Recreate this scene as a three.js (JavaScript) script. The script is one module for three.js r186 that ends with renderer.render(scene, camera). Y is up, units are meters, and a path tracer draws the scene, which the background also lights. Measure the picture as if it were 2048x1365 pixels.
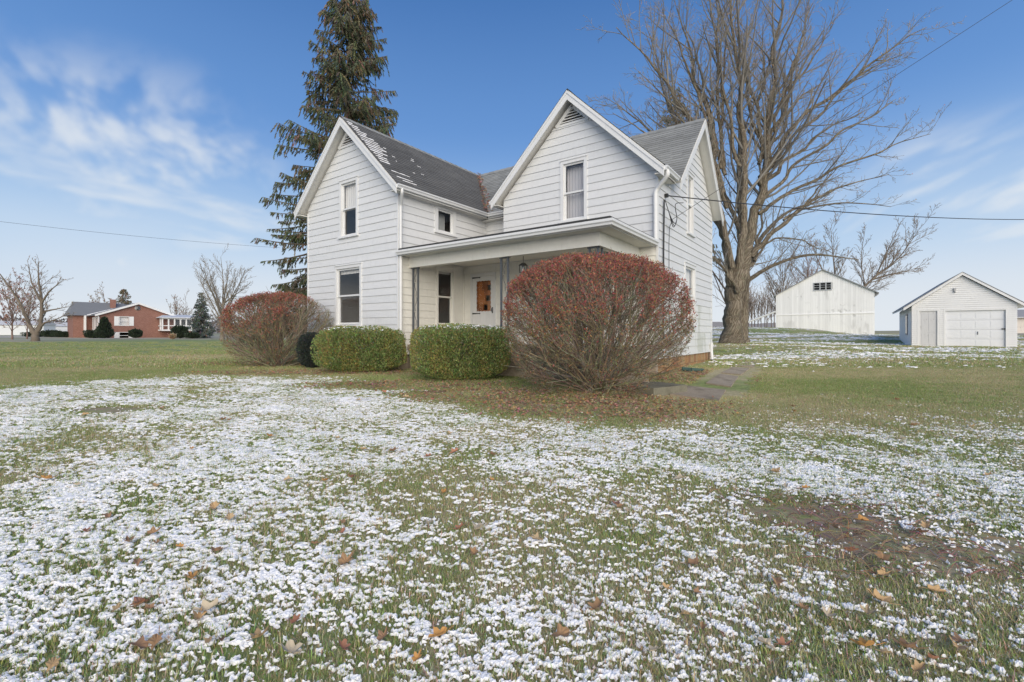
import * as THREE from 'three';

// ---------------------------------------------------------------- camera, sky, sun, exposure
const TURN = THREE.MathUtils.degToRad(35.5), ST = Math.sin(TURN), CT = Math.cos(TURN), EYE = 1.2;
const renderer = new THREE.WebGLRenderer();
renderer.toneMapping = THREE.LinearToneMapping;
renderer.toneMappingExposure = 1.13;
renderer.shadowMap.enabled = true;
const scene = new THREE.Scene();
const camera = new THREE.PerspectiveCamera(71.96, 2048 / 1365, 0.1, 2500);
camera.position.set(0, EYE, 0);
camera.rotation.y = TURN;
camera.setViewOffset(2048, 1365, 0, 15.7, 2048, 1365);
scene.add(camera);

function rng(seed) { let a = seed >>> 0; return () => { a = (a + 0x6d2b79f5) | 0; let t = Math.imul(a ^ (a >>> 15), 1 | a); t = (t + Math.imul(t ^ (t >>> 7), 61 | t)) ^ t; return ((t ^ (t >>> 14)) >>> 0) / 4294967296; }; }
const PERM = (() => { const r = rng(77), t = new Float32Array(65536); for (let i = 0; i < 65536; i++) t[i] = r(); return t; })();
function vnoise(x, y) {
  const ix = Math.floor(x), iy = Math.floor(y), fx = x - ix, fy = y - iy, u = fx * fx * (3 - 2 * fx), v = fy * fy * (3 - 2 * fy);
  const a = ix & 255, b = (ix + 1) & 255, c = (iy & 255) << 8, d = ((iy + 1) & 255) << 8;
  const p = PERM[a + c], q = PERM[b + c], s = PERM[a + d], t = PERM[b + d];
  return p + (q - p) * u + (s - p) * v + (p - q - s + t) * u * v;
}
function fbm(x, y, n = 4) { let s = 0, a = 0.5, w = 0; for (let i = 0; i < n; i++) { s += a * vnoise(x, y); w += a; a *= 0.5; const t = x * 1.6 + y * 1.2 + 17.3; y = y * 1.6 - x * 1.2 + 9.1; x = t; } return s / w; }
const clamp = (x, a = 0, b = 1) => Math.min(b, Math.max(a, x));
const sstep = (a, b, x) => { const t = clamp((x - a) / (b - a)); return t * t * (3 - 2 * t); };
const lerp = (a, b, t) => a + (b - a) * t;
const mix3 = (a, b, t) => [lerp(a[0], b[0], t), lerp(a[1], b[1], t), lerp(a[2], b[2], t)];

const BANKS = [[-38, 16.5, 12.5, 8.5, 0.85, 0], [-36, 12, 26, 3.2, 0.75, 1, -0.09], [-30, 7, 26, 6, 0.9, 0], [44, 13, 16, 7.5, 1, 1, 0.42], [52, 7, 18, 5, 0.8, 1, 0.35], [16, 5, 18, 4, 0.7, 0], [-92, 20, 16, 9, 0.9, 0], [85, 17, 22, 9, 0.9, 1, 0.3], [125, 26, 26, 13, 1, 0], [170, 14, 24, 8, 0.9, 1, -0.2], [-120, 13, 24, 8, 0.9, 1, 0.1], [-160, 32, 26, 14, 1, 0], [60, 58, 36, 12, 0.8, 0], [-110, 60, 40, 12, 0.8, 0], [0, 12, 30, 4, 0.35, 1, 0.05], [-36, 5, 26, 7, 0.75, 2], [50, 9, 18, 6, 0.5, 2], [120, 6, 40, 7, 0.7, 2], [-130, 6, 40, 7, 0.7, 2]];
function skyTexture() {
  const W = 2048, H = 1024, data = new Float32Array(W * H * 4);
  for (let j = 0; j < H; j++) {
    const el = ((j + 0.5) / H - 0.5) * Math.PI, y = Math.sin(el), ce = Math.cos(el);
    for (let i = 0; i < W; i++) {
      const az = ((i + 0.5) / W - 0.5) * 2 * Math.PI, x = Math.cos(az) * ce, z = Math.sin(az) * ce;
      let c;
      const e = el * 57.2958;
      const zen = [0.042, 0.15, 0.435], mid = [0.17, 0.36, 0.75], low = [0.46, 0.66, 0.92], hor = [0.72, 0.80, 0.90];
      if (e > 0) {
        c = mix3(hor, low, sstep(0, 9, e)); c = mix3(c, mid, sstep(7, 24, e)); c = mix3(c, zen, sstep(15, 46, e));
        // cirrus: banks of puffy wisps (0) and of long combed streaks (1) all around the sky
        const A = Math.atan2(x * CT - z * ST, -x * ST - z * CT) * 57.2958, px = x / (y + 0.3) * 9, pz = z / (y + 0.3) * 9; let cl = 0;
        const w1 = fbm(px * 0.16 + 4.1, pz * 0.16 + 1.7, 3) - 0.5, w2 = fbm(px * 0.14 + 30, pz * 0.14 + 11, 3) - 0.5;
        for (const [ba, be, wa, we, st, kind, turn] of BANKS) {
          let da = A - ba; da -= 360 * Math.round(da / 360); if (Math.abs(da) > wa * 1.8 || Math.abs(e - be) > we * 2.2) continue;
          const m = st * sstep(1.25, 0.2, Math.hypot((da + w1 * 18) / wa, (e - be + w2 * 9) / we)); if (m <= 0) continue;
          if (kind === 2) { cl = Math.max(cl, m * (0.7 + 0.6 * w2)); continue; }
          if (kind) { const ca = Math.cos(turn), sa = Math.sin(turn), q = da * ca + e * sa, t = -da * sa + e * ca + w1 * 3; cl = Math.max(cl, m * (0.12 + 0.88 * sstep(0.36, 0.72, 0.6 * fbm(q * 0.06 + ba, t * 0.42 + 5, 4) + 0.4 * fbm(q * 0.3 + 7, t * 1.5 + ba, 4)))); }
          else cl = Math.max(cl, m * sstep(0.44, 0.74, 0.62 * fbm((da + w1 * 16) * 0.13 + ba + 3, (e + w2 * 12) * 0.17 + 5, 5) + 0.38 * fbm((da + w2 * 20) * 0.5 + 9, (e + w1 * 8) * 0.62 + ba, 5)));
        }
        cl = Math.max(cl, 0.8 * sstep(15, 1, e) * sstep(0.22, 0.55, fbm(A * 0.07 + 3, e * 0.16 + 2, 4)));
        c = mix3(c, [0.84, 0.88, 0.93], clamp(cl) * 0.9);
        c = [c[0] * 0.835, c[1] * 0.835, c[2] * 0.825];
      } else c = mix3([0.72, 0.80, 0.90], [0.2, 0.2, 0.17], sstep(0, -4, e));
      const o = (j * W + i) * 4; data[o] = c[0]; data[o + 1] = c[1]; data[o + 2] = c[2]; data[o + 3] = 1;
    }
  }
  const t = new THREE.DataTexture(data, W, H, THREE.RGBAFormat, THREE.FloatType);
  t.mapping = THREE.EquirectangularReflectionMapping; t.magFilter = THREE.LinearFilter; t.minFilter = THREE.LinearFilter; t.needsUpdate = true;
  return t;
}
const SKY = skyTexture();
scene.background = SKY; scene.environment = SKY;

const sun = new THREE.DirectionalLight(new THREE.Color().setRGB(1, 0.895, 0.745), 3.55);
sun.position.set(36, 21, 31); sun.target.position.set(-5, 0, -10);
sun.castShadow = true; sun.shadow.radius = 120; sun.shadow.mapSize.set(2048, 2048);
Object.assign(sun.shadow.camera, { left: -70, right: 70, top: 70, bottom: -70, near: 1, far: 250 });
scene.add(sun, sun.target);

// ---------------------------------------------------------------- helpers
// ground frame: r metres to the side, d metres ahead of the spot the camera stands on
const toWorld = (r, d) => [r * CT - d * ST, -r * ST - d * CT];
const toGround = (x, z) => [x * CT - z * ST, -x * ST - z * CT];
const V = (x, y, z) => new THREE.Vector3(x, y, z);
const names = new Map();
function numbered(n) { const k = names.get(n) ?? 0; names.set(n, k + 1); return k ? n + '_' + String(k).padStart(3, '0') : n; }
function tag(o, label, category, group, kind) { o.userData.label = label; if (category) o.userData.category = category; if (group) o.userData.group = group; if (kind) o.userData.kind = kind; return o; }
function thing(name, label, category, [x, y, z] = [0, 0, 0], turn = 0, group) {
  const o = new THREE.Group(); o.name = numbered(name); o.position.set(x, y, z); o.rotation.y = turn; scene.add(o);
  return tag(o, label, category, group);
}
function copy(src, [x, y, z], turn, scale, label) {
  const c = src.clone(); c.name = numbered(src.name.replace(/_\d{3}$/, '')); c.position.set(x, y, z); c.rotation.y = turn; if (scale) c.scale.setScalar(scale); if (label) c.userData = { ...src.userData, label }; scene.add(c); return c;
}
function put(name, geo, mat, parent, kind) {
  const m = new THREE.Mesh(geo, mat); m.castShadow = m.receiveShadow = true;
  m.name = parent ? name : numbered(name); (parent ?? scene).add(m); if (kind) m.userData.kind = kind; return m;
}
function group(name, parent) { const g = new THREE.Group(); g.name = name; parent.add(g); return g; }

class MB {                                                          // collects faces of one part
  constructor() { this.p = []; this.n = []; this.t = []; this.c = []; this.i = []; this.k = 0; }
  v(x, y, z, nx, ny, nz, u = 0, w = 0, c) { this.p.push(x, y, z); this.n.push(nx, ny, nz); this.t.push(u, w); if (c) this.c.push(c[0], c[1], c[2]); return this.k++; }
  quad(a, b, c, d, col, uv) {                                       // counter-clockwise seen from outside
    const ux = b[0] - a[0], uy = b[1] - a[1], uz = b[2] - a[2], vx = d[0] - a[0], vy = d[1] - a[1], vz = d[2] - a[2];
    let nx = uy * vz - uz * vy, ny = uz * vx - ux * vz, nz = ux * vy - uy * vx; const l = Math.hypot(nx, ny, nz) || 1; nx /= l; ny /= l; nz /= l;
    const lu = Math.hypot(ux, uy, uz), lv = Math.hypot(vx, vy, vz), q = uv ?? [0, 0, lu, 0, lu, lv, 0, lv];
    const k = this.v(...a, nx, ny, nz, q[0], q[1], col); this.v(...b, nx, ny, nz, q[2], q[3], col); this.v(...c, nx, ny, nz, q[4], q[5], col); this.v(...d, nx, ny, nz, q[6], q[7], col);
    this.i.push(k, k + 1, k + 2, k, k + 2, k + 3);
  }
  tri(a, b, c, col) {
    const ux = b[0] - a[0], uy = b[1] - a[1], uz = b[2] - a[2], vx = c[0] - a[0], vy = c[1] - a[1], vz = c[2] - a[2];
    let nx = uy * vz - uz * vy, ny = uz * vx - ux * vz, nz = ux * vy - uy * vx; const l = Math.hypot(nx, ny, nz) || 1; nx /= l; ny /= l; nz /= l;
    const k = this.v(...a, nx, ny, nz, a[0], a[1] + a[2], col); this.v(...b, nx, ny, nz, b[0], b[1] + b[2], col); this.v(...c, nx, ny, nz, c[0], c[1] + c[2], col); this.i.push(k, k + 1, k + 2);
  }
  hexa(q, col) {                                                    // q: bottom 4 (ccw from above), top 4
    const [a, b, c, d, e, f, g, h] = q;
    this.quad(d, c, b, a, col); this.quad(e, f, g, h, col);
    this.quad(a, b, f, e, col); this.quad(b, c, g, f, col); this.quad(c, d, h, g, col); this.quad(d, a, e, h, col);
    return this;
  }
  box(x0, x1, y0, y1, z0, z1, col) {
    return this.hexa([[x0, y0, z1], [x1, y0, z1], [x1, y0, z0], [x0, y0, z0], [x0, y1, z1], [x1, y1, z1], [x1, y1, z0], [x0, y1, z0]], col);
  }
  tube(pts, rad, sides = 6, col, cap = false, rough = 0) {
    const n = pts.length; let px = 1, py = 0.13, pz = 0.21; const base = this.k; let len = 0;
    for (let j = 0; j < n; j++) {
      const a = pts[Math.max(0, j - 1)], b = pts[Math.min(n - 1, j + 1)];
      let tx = b[0] - a[0], ty = b[1] - a[1], tz = b[2] - a[2]; let l = Math.hypot(tx, ty, tz) || 1; tx /= l; ty /= l; tz /= l;
      const dt = px * tx + py * ty + pz * tz; px -= dt * tx; py -= dt * ty; pz -= dt * tz; l = Math.hypot(px, py, pz);
      if (l < 1e-3) { px = ty; py = -tx; pz = 0.01; const e = px * tx + py * ty + pz * tz; px -= e * tx; py -= e * ty; pz -= e * tz; l = Math.hypot(px, py, pz) || 1; }
      px /= l; py /= l; pz /= l;
      const qx = ty * pz - tz * py, qy = tz * px - tx * pz, qz = tx * py - ty * px, r0 = Array.isArray(rad) ? rad[j] : rad;
      if (j) len += Math.hypot(pts[j][0] - pts[j - 1][0], pts[j][1] - pts[j - 1][1], pts[j][2] - pts[j - 1][2]);
      for (let s = 0; s <= sides; s++) {
        const an = (s / sides) * 2 * Math.PI, c = Math.cos(an), d = Math.sin(an), nx = px * c + qx * d, ny = py * c + qy * d, nz = pz * c + qz * d, r = rough ? r0 * (1 + rough * (fbm(c * 1.6 + 9, d * 1.6 + len * 0.45 + 4, 3) - 0.5) * 2) : r0;
        this.v(pts[j][0] + nx * r, pts[j][1] + ny * r, pts[j][2] + nz * r, nx, ny, nz, (s / sides) * Math.max(0.2, 6.28 * r0), len, col);
      }
    }
    const m = sides + 1;
    for (let j = 0; j < n - 1; j++) for (let s = 0; s < sides; s++) { const k = base + j * m + s; this.i.push(k, k + 1, k + m + 1, k, k + m + 1, k + m); }
    if (cap) { const e = pts[n - 1]; const k = this.v(...e, 0, 1, 0, 0, 0, col); for (let s = 0; s < sides; s++) this.i.push(base + (n - 1) * m + s, base + (n - 1) * m + s + 1, k); const f = pts[0], k2 = this.v(...f, 0, -1, 0, 0, 0, col); for (let s = 0; s < sides; s++) this.i.push(base + s + 1, base + s, k2); }
    return this;
  }
  geo() {
    const g = new THREE.BufferGeometry();
    g.setAttribute('position', new THREE.Float32BufferAttribute(this.p, 3)); g.setAttribute('normal', new THREE.Float32BufferAttribute(this.n, 3)); g.setAttribute('uv', new THREE.Float32BufferAttribute(this.t, 2));
    if (this.c.length === this.p.length) g.setAttribute('color', new THREE.Float32BufferAttribute(this.c, 3));
    g.setIndex(this.k > 65535 ? new THREE.Uint32BufferAttribute(this.i, 1) : new THREE.Uint16BufferAttribute(this.i, 1));
    return g;
  }
  put(name, mat, parent, kind) { return put(name, this.geo(), mat, parent, kind); }
}
const boxGeo = (...a) => new MB().box(...a).geo();

function tex(w, h, fn, srgb = true) {                                // fn(u, v) -> linear colour, stored as bytes
  const d = new Uint8Array(w * h * 4);
  const enc = (x) => { x = clamp(x); return 255 * (srgb ? (x <= 0.0031308 ? 12.92 * x : 1.055 * Math.pow(x, 1 / 2.4) - 0.055) : x); };
  for (let j = 0; j < h; j++) for (let i = 0; i < w; i++) { const c = fn((i + 0.5) / w, (j + 0.5) / h), o = (j * w + i) * 4; if (typeof c === 'number') d[o] = d[o + 1] = d[o + 2] = enc(c); else { d[o] = enc(c[0]); d[o + 1] = enc(c[1]); d[o + 2] = enc(c[2]); } d[o + 3] = 255; }
  const t = new THREE.DataTexture(d, w, h, THREE.RGBAFormat); t.wrapS = t.wrapT = THREE.RepeatWrapping; t.magFilter = THREE.LinearFilter; t.minFilter = THREE.LinearMipmapLinearFilter; t.generateMipmaps = true;
  if (srgb) t.colorSpace = THREE.SRGBColorSpace; t.needsUpdate = true; return t;
}
const lin = (r, g, b) => new THREE.Color().setRGB(r, g, b);
const std = (r, g, b, rough = 0.8, extra = {}) => new THREE.MeshStandardMaterial({ color: lin(r, g, b), roughness: rough, metalness: 0, ...extra });
function rep(t, x, y = x) { const c = t.clone(); c.repeat.set(x, y); c.needsUpdate = true; return c; }

const T = {
  paint: tex(512, 512, (u, v) => { const a = fbm(u * 8, v * 8, 5), b = fbm(u * 60, v * 14, 3), s = sstep(0.62, 0.8, fbm(u * 22, v * 3, 4)); const k = 0.94 + 0.08 * (a - 0.5) + 0.05 * (b - 0.5) - 0.05 * s; return [k, k * 0.995, k * 0.985]; }),
  algae: tex(512, 512, (u, v) => { const a = fbm(u * 9, v * 4, 5), s = sstep(0.44, 0.72, fbm(u * 9 + 3, v * 2 + 9, 5)), b = fbm(u * 50, v * 50, 2); const k = 0.95 + 0.05 * (a - 0.5); const m = 0.42 * s * (0.6 + 0.6 * b); return mix3([k, k, k * 0.99], [0.42, 0.45, 0.30], m); }),
  grain: tex(512, 512, (u, v) => 0.5 + 0.5 * (fbm(u * 90, v * 90, 3) - 0.5) + 0.5 * (fbm(u * 20, v * 20, 3) - 0.5), false),
  bark: tex(512, 512, (u, v) => { const r = fbm(u * 40 + 1.2 * fbm(u * 6, v * 10, 2), v * 9, 4), q = sstep(0.38, 0.58, r), l = sstep(0.62, 0.72, fbm(u * 12 + 5, v * 12, 4)); return mix3(mix3([0.48, 0.41, 0.33], [0.95, 0.87, 0.75], q), [0.86, 0.95, 0.72], l * 0.4); }),
  barkH: tex(512, 512, (u, v) => sstep(0.38, 0.58, fbm(u * 40 + 1.2 * fbm(u * 6, v * 10, 2), v * 9, 4)), false),
  barn: tex(1024, 1024, (u, v) => { const s = sstep(0.55, 0.72, fbm(u * 26, v * 7, 5)) * sstep(0.35, 0.7, fbm(u * 5 + 8, v * 5, 3)), g = fbm(u * 120, v * 10, 3), k = 0.97 + 0.08 * (g - 0.5); const bl = sstep(0.66, 0.78, fbm(u * 18 + 4, v * 18, 5)); return mix3([k, k, k * 0.99], [0.40, 0.40, 0.38], clamp(0.30 * s + 0.45 * bl * sstep(0.5, 0.75, fbm(u * 3, v * 3 + 3, 2)))); }),
  brick: tex(512, 512, (u, v) => { const row = Math.floor(v * 26), cx = u * 10 + (row % 2) * 0.5, id = Math.floor(cx), fx = cx - id, fy = v * 26 - row; const m = fx < 0.035 || fy < 0.12, t = PERM[(id * 31 + row * 57) & 65535]; return m ? [0.33, 0.26, 0.22] : mix3([0.24, 0.10, 0.072], [0.33, 0.16, 0.12], t); }),
  concrete: tex(512, 512, (u, v) => { const a = fbm(u * 10, v * 10, 5), b = fbm(u * 80, v * 80, 2), s = sstep(0.55, 0.75, fbm(u * 5 + 4, v * 5, 4)); return mix3([0.36 + 0.12 * (a - 0.5) + 0.1 * (b - 0.5), 0.32 + 0.12 * (a - 0.5) + 0.1 * (b - 0.5), 0.27 + 0.1 * (a - 0.5) + 0.1 * (b - 0.5)], [0.16, 0.15, 0.11], 0.6 * s); }),
};
const WHITE = [0.70, 0.71, 0.72];
const M = {
  siding: [0, 1, 2].map((i) => std(0.735 - 0.014 * i, 0.745 - 0.012 * i, 0.75 - 0.011 * i, 0.55, { map: rep(T.paint, 0.31 + 0.05 * i, 0.9) })),
  mossy: std(0.74, 0.75, 0.74, 0.6, { map: rep(T.algae, 0.35, 0.3) }),
  trim: std(0.76, 0.77, 0.77, 0.5, { map: rep(T.paint, 0.6, 0.6) }),
  cream: std(0.82, 0.81, 0.755, 0.6, { map: rep(T.paint, 0.4, 0.7) }),
  soffit: std(0.76, 0.75, 0.71, 0.6, { map: rep(T.paint, 0.5, 0.5) }),
  core: std(0.45, 0.43, 0.40, 0.9),
  inside: std(0.32, 0.29, 0.25, 0.9),
  glass: new THREE.MeshPhysicalMaterial({ color: 0xffffff, roughness: 0.0, transmission: 1, thickness: 0, ior: 1.5 }),
  shade: std(0.66, 0.65, 0.62, 0.9, {}),
  shingle: new THREE.MeshStandardMaterial({ vertexColors: true, roughness: 0.95, bumpMap: rep(T.grain, 2.5), bumpScale: 0.004 }),
  tar: std(0.045, 0.045, 0.045, 0.85),
  iron: std(0.085, 0.095, 0.11, 0.55),
  black: std(0.02, 0.02, 0.02, 0.5),
  foliage: new THREE.MeshPhysicalMaterial({ vertexColors: true, roughness: 0.75, transmission: 0.18, thickness: 0 }),
  twig: new THREE.MeshStandardMaterial({ vertexColors: true, roughness: 0.9 }),
  bark: std(0.27, 0.248, 0.212, 0.95, { map: rep(T.bark, 1.0, 0.7), bumpMap: rep(T.barkH, 1.0, 0.7), bumpScale: 0.03 }),
  concrete: std(1, 0.93, 0.82, 0.95, { map: rep(T.concrete, 0.5), bumpMap: rep(T.grain, 0.6), bumpScale: 0.004 }),
  snow: std(0.92, 0.91, 0.895, 0.85),
  wire: std(0.025, 0.025, 0.028, 0.6),
};
M.glass.specularIntensity = 1;
// ---------------------------------------------------------------- terrain
const HILLS = [[0, 0, 0], [-5, 3, 0], [5, 3, 0], [0, 6, 0.09], [-6, 8, 0.14], [6, 7, 0.12], [0, 10, 0.2], [0, 15.3, 0.28], [-5, 13, 0.24], [4, 12, 0.26], [-9, 17, 0.3], [7, 15, 0.3], [11, 24.5, 0.66], [25, 26, 0.46], [20, 17, 0.34], [30, 22, 0.4], [29, 53, 1.9], [31.5, 52, 1.75], [42, 53, 0.98], [42, 46, 0.85], [36.5, 52, 1.1], [36, 46, 0.95], [30, 42, 1.0], [24, 52, 1.9], [60, 60, 1.2], [60, 90, 1.7], [-25, 20, 0.2], [-60, 72, 0.35], [-85, 70, 0.4], [-40, 60, 0.25], [-95, 120, 0.5], [0, 60, 0.9], [0, 150, 1.3], [-150, 150, 0.6], [160, 160, 2.2], [-300, 420, 1.6], [0, 420, 1.8], [320, 420, 2.6], [0, -30, -0.2], [-40, -10, 0], [40, -10, 0]];
function terrain(r, d) {
  let s = 0, w = 0;
  for (const [a, b, h] of HILLS) { const q = 1 / (((r - a) ** 2 + (d - b) ** 2 + 4) ** 1.6); s += q * h; w += q; }
  return s / w;
}
const TG = (() => { const nr = 257, nd = 125, g = new Float32Array(nr * nd); for (let j = 0; j < nd; j++) for (let i = 0; i < nr; i++) g[j * nr + i] = terrain(-64 + i * 0.5, -6 + j * 0.5); return (r, d) => { const x = (r + 64) * 2, y = (d + 6) * 2, i = Math.floor(x), j = Math.floor(y); if (i < 0 || j < 0 || i >= nr - 1 || j >= nd - 1) return terrain(r, d); const a = x - i, b = y - j, o = j * nr + i; return lerp(lerp(g[o], g[o + 1], a), lerp(g[o + nr], g[o + nr + 1], a), b); }; })();
const groundAt = (x, z) => terrain(...toGround(x, z));
const pw = (list, x) => { if (x <= list[0][0]) return list[0][1]; for (let i = 1; i < list.length; i++) if (x <= list[i][0]) return lerp(list[i - 1][1], list[i][1], (x - list[i - 1][0]) / (list[i][0] - list[i - 1][0])); return list[list.length - 1][1]; };
const SNOWEDGE = [[-16, 8.8], [-10, 9.6], [-7, 11.9], [-4.4, 11.5], [-2, 9.5], [0, 8.0], [1, 7.0], [2.4, 7.1], [5, 7.8], [7, 7.6], [12, 7.2]];
const blob = (r, d, a, b, ra, rb) => sstep(1.25, 0.55, Math.hypot((r - a) / ra, (d - b) / rb));
const PATH = [[2.9, 8.05], [3.6, 8.3], [4.37, 9.7], [5.6, 11.75], [6.9, 13.7]];
function onPath(r, d) { if (r < 2 || r > 8 || d < 7 || d > 15) return 0; let m = 9; for (let i = 0; i < PATH.length - 1; i++) { const [a, b] = PATH[i], [c, e] = PATH[i + 1], t = clamp(((r - a) * (c - a) + (d - b) * (e - b)) / ((c - a) ** 2 + (e - b) ** 2)); m = Math.min(m, Math.hypot(r - lerp(a, c, t), d - lerp(b, e, t))); } return sstep(0.62, 0.42, m); }
function cover(r, d) {                                               // what lies where on the lawn
  const n1 = fbm(r * 0.45 + 40, d * 0.45 + 40, 4), n2 = fbm(r * 1.6 + 9, d * 1.6 + 3, 3), n3 = fbm(r * 0.16 + 7, d * 0.9 + 31, 4);
  let snow = 0;
  const edge = pw(SNOWEDGE, r);
  if (d < edge + 2) {
    const near = sstep(edge + 0.9, edge - lerp(1.6, 2.6, sstep(-3, 2, r)), d + (n2 - 0.5) * 1.6);
    const east = sstep(1.2, 4.5, r);
    snow = near * lerp(0.92, 0.74, east) * lerp(0.74, 1.06, sstep(0.34, 0.58, n1));
  }
  if (d > 10.5 && r > 2.8) {
    const band = sstep(11, 15, d) * sstep(26.5, 23, d) * sstep(4, 7.5, r) * (1 - 0.8 * blob(r, d, 15, 14.5, 8, 1.7));
    const bank = sstep(25, 29, d) * sstep(53, 47, d) * sstep(9, 14, r) * sstep(44, 34, r);
    snow = Math.max(snow, 0.60 * Math.max(band, bank) * sstep(0.26, 0.66, n3));
  }
  if (d > 58 && r < -40) snow = Math.max(snow, 0.7 * sstep(-52, -66, r) * sstep(0.3, 0.6, n3) * sstep(58, 66, d));
  snow = Math.max(snow, 0.5 * blob(r, d, -15, 18.3, 10, 1.2) * sstep(0.35, 0.6, n3));
  let leaf = Math.max(blob(r, d, 1.25, 7.1, 1.9, 1.35), blob(r, d, -0.6, 8.0, 1.4, 0.9), blob(r, d, -2.0, 9.2, 2.2, 0.7), blob(r, d, -4.8, 11.6, 3.2, 0.65), blob(r, d, -7.4, 14.2, 2.6, 0.9), blob(r, d, 3.9, 11.0, 1.5, 1.8) * 1.1);
  leaf *= 1 - onPath(r, d);
  leaf = clamp(leaf * (0.45 + 1.1 * n2));
  const dirt = Math.max(blob(r, d, 2.1, 2.75, 0.85, 0.55), 0.8 * blob(r, d, -5.6, 6.6, 0.8, 0.3), 0.8 * blob(r, d, 27, 23.5, 6, 1.2)) * sstep(0.25, 0.6, n2);
  snow *= (1 - 0.85 * leaf) * (1 - 0.8 * dirt);
  let green = 0.52 + 0.9 * (n1 - 0.5) + 0.5 * (n2 - 0.5);
  green += 0.3 * blob(r, d, 6.3, 9, 3, 1.2) + 0.28 * sstep(9, 13, d) * sstep(-2, -6, r) * sstep(0.36, 0.6, n3) + 0.15 * sstep(22, 40, d) * sstep(-5, -20, r);
  green -= 0.5 * blob(r, d, -12, 18, 13, 1.8) + 0.25 * blob(r, d, 8, 11.5, 9, 1.1) + 0.2 * blob(r, d, 1, 7, 5, 2.6);
  return { snow: clamp(snow), leaf, dirt, green: clamp(green) };
}
const C_GREEN = [0.272, 0.33, 0.105], C_DARK = [0.20, 0.245, 0.08], C_STRAW = [0.51, 0.445, 0.26], C_THATCH = [0.335, 0.292, 0.155], C_DIRT = [0.36, 0.265, 0.18], C_LEAF = [0.23, 0.125, 0.065], C_SNOW = [0.84, 0.86, 0.89];
function groundColor(r, d, fine, k) {
  const f1 = fbm(r * fine + 3, d * fine, 3), f2 = fbm(r * fine * 2.7 + 50, d * fine * 2.7 + 8, 3), f3 = fbm(r * fine * 0.6 + 5, d * fine * 0.6 + 8, 4);
  let c = mix3(C_THATCH, C_STRAW, sstep(0.3, 0.75, f2 + 0.25 * (0.5 - k.green)));
  c = mix3(c, f1 > 0.5 ? C_GREEN : C_DARK, sstep(1 - k.green - 0.22, 1 - k.green + 0.22, f1 * 0.6 + f3 * 0.4));
  c = mix3(c, C_DIRT, k.dirt * sstep(0.3, 0.55, f3));
  c = mix3(c, mix3(C_LEAF, [0.30, 0.19, 0.11], f2), k.leaf * sstep(0.3, 0.5, f1));
  const s = sstep(1 - k.snow - 0.10, 1 - k.snow + 0.06, 0.2 + 0.62 * f3 + 0.25 * f2 - 0.03);
  c = mix3(c, C_SNOW, s * 0.92);
  return c;
}
const coverGrid = (r0, r1, d0, d1, st) => { const nr = Math.ceil((r1 - r0) / st) + 1, nd = Math.ceil((d1 - d0) / st) + 1, g = new Float32Array(nr * nd * 4); for (let j = 0; j < nd; j++) for (let i = 0; i < nr; i++) { const k = cover(r0 + i * st, d0 + j * st), o = (j * nr + i) * 4; g[o] = k.snow; g[o + 1] = k.leaf; g[o + 2] = k.dirt; g[o + 3] = k.green; }
  return (r, d) => { const x = (r - r0) / st, y = (d - d0) / st, i = Math.floor(x), j = Math.floor(y); if (i < 0 || j < 0 || i >= nr - 1 || j >= nd - 1) return null; const a = x - i, b = y - j, o = (j * nr + i) * 4, f = (c) => lerp(lerp(g[o + c], g[o + 4 + c], a), lerp(g[o + nr * 4 + c], g[o + nr * 4 + 4 + c], a), b); return { snow: f(0), leaf: f(1), dirt: f(2), green: f(3) }; }; };
const gridNear = coverGrid(-17, 17, -4.2, 14, 0.09), gridFar = coverGrid(-30, 62, 9, 54, 0.25);
const coverAt = (r, d) => gridNear(r, d) ?? gridFar(r, d) ?? cover(r, d);
const RN = [-15, 15, -4, 16], RM = [-50, 50, -34, 66];
const rect = (R, n, fine, white) => { const N = 640, grid = new Float32Array(N * N * 4); for (let j = 0; j < N; j++) for (let i = 0; i < N; i++) { const k = cover(lerp(R[0], R[1], i / (N - 1)), lerp(R[2], R[3], j / (N - 1))), o = (j * N + i) * 4; grid[o] = k.snow * white; grid[o + 1] = k.leaf; grid[o + 2] = k.dirt; grid[o + 3] = k.green; }
  const look = (u, v) => { const x = u * (N - 1), y = v * (N - 1), i = Math.min(N - 2, Math.floor(x)), j = Math.min(N - 2, Math.floor(y)), a = x - i, b = y - j, g = (c) => { const o = (j * N + i) * 4 + c; return lerp(lerp(grid[o], grid[o + 4], a), lerp(grid[o + N * 4], grid[o + N * 4 + 4], a), b); }; return { snow: g(0), leaf: g(1), dirt: g(2), green: g(3) }; };
  const t = tex(n, n, (u, v) => groundColor(lerp(R[0], R[1], u), lerp(R[2], R[3], v), fine, look(u, v))); t.wrapS = t.wrapT = THREE.ClampToEdgeWrapping; return t; };
const bumpT = rep(T.grain, 1);
const GM = {
  near: new THREE.MeshStandardMaterial({ map: rect(RN, 2048, 17, 0), roughness: 1 }),
  mid: new THREE.MeshStandardMaterial({ map: rect(RM, 2048, 6, 0.7), roughness: 1 }),
  far: new THREE.MeshStandardMaterial({ vertexColors: true, roughness: 1, map: tex(512, 512, (u, v) => 0.7 + 0.6 * (fbm(u * 40, v * 40, 4) - 0.5) + 0.3) }),
};
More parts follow.
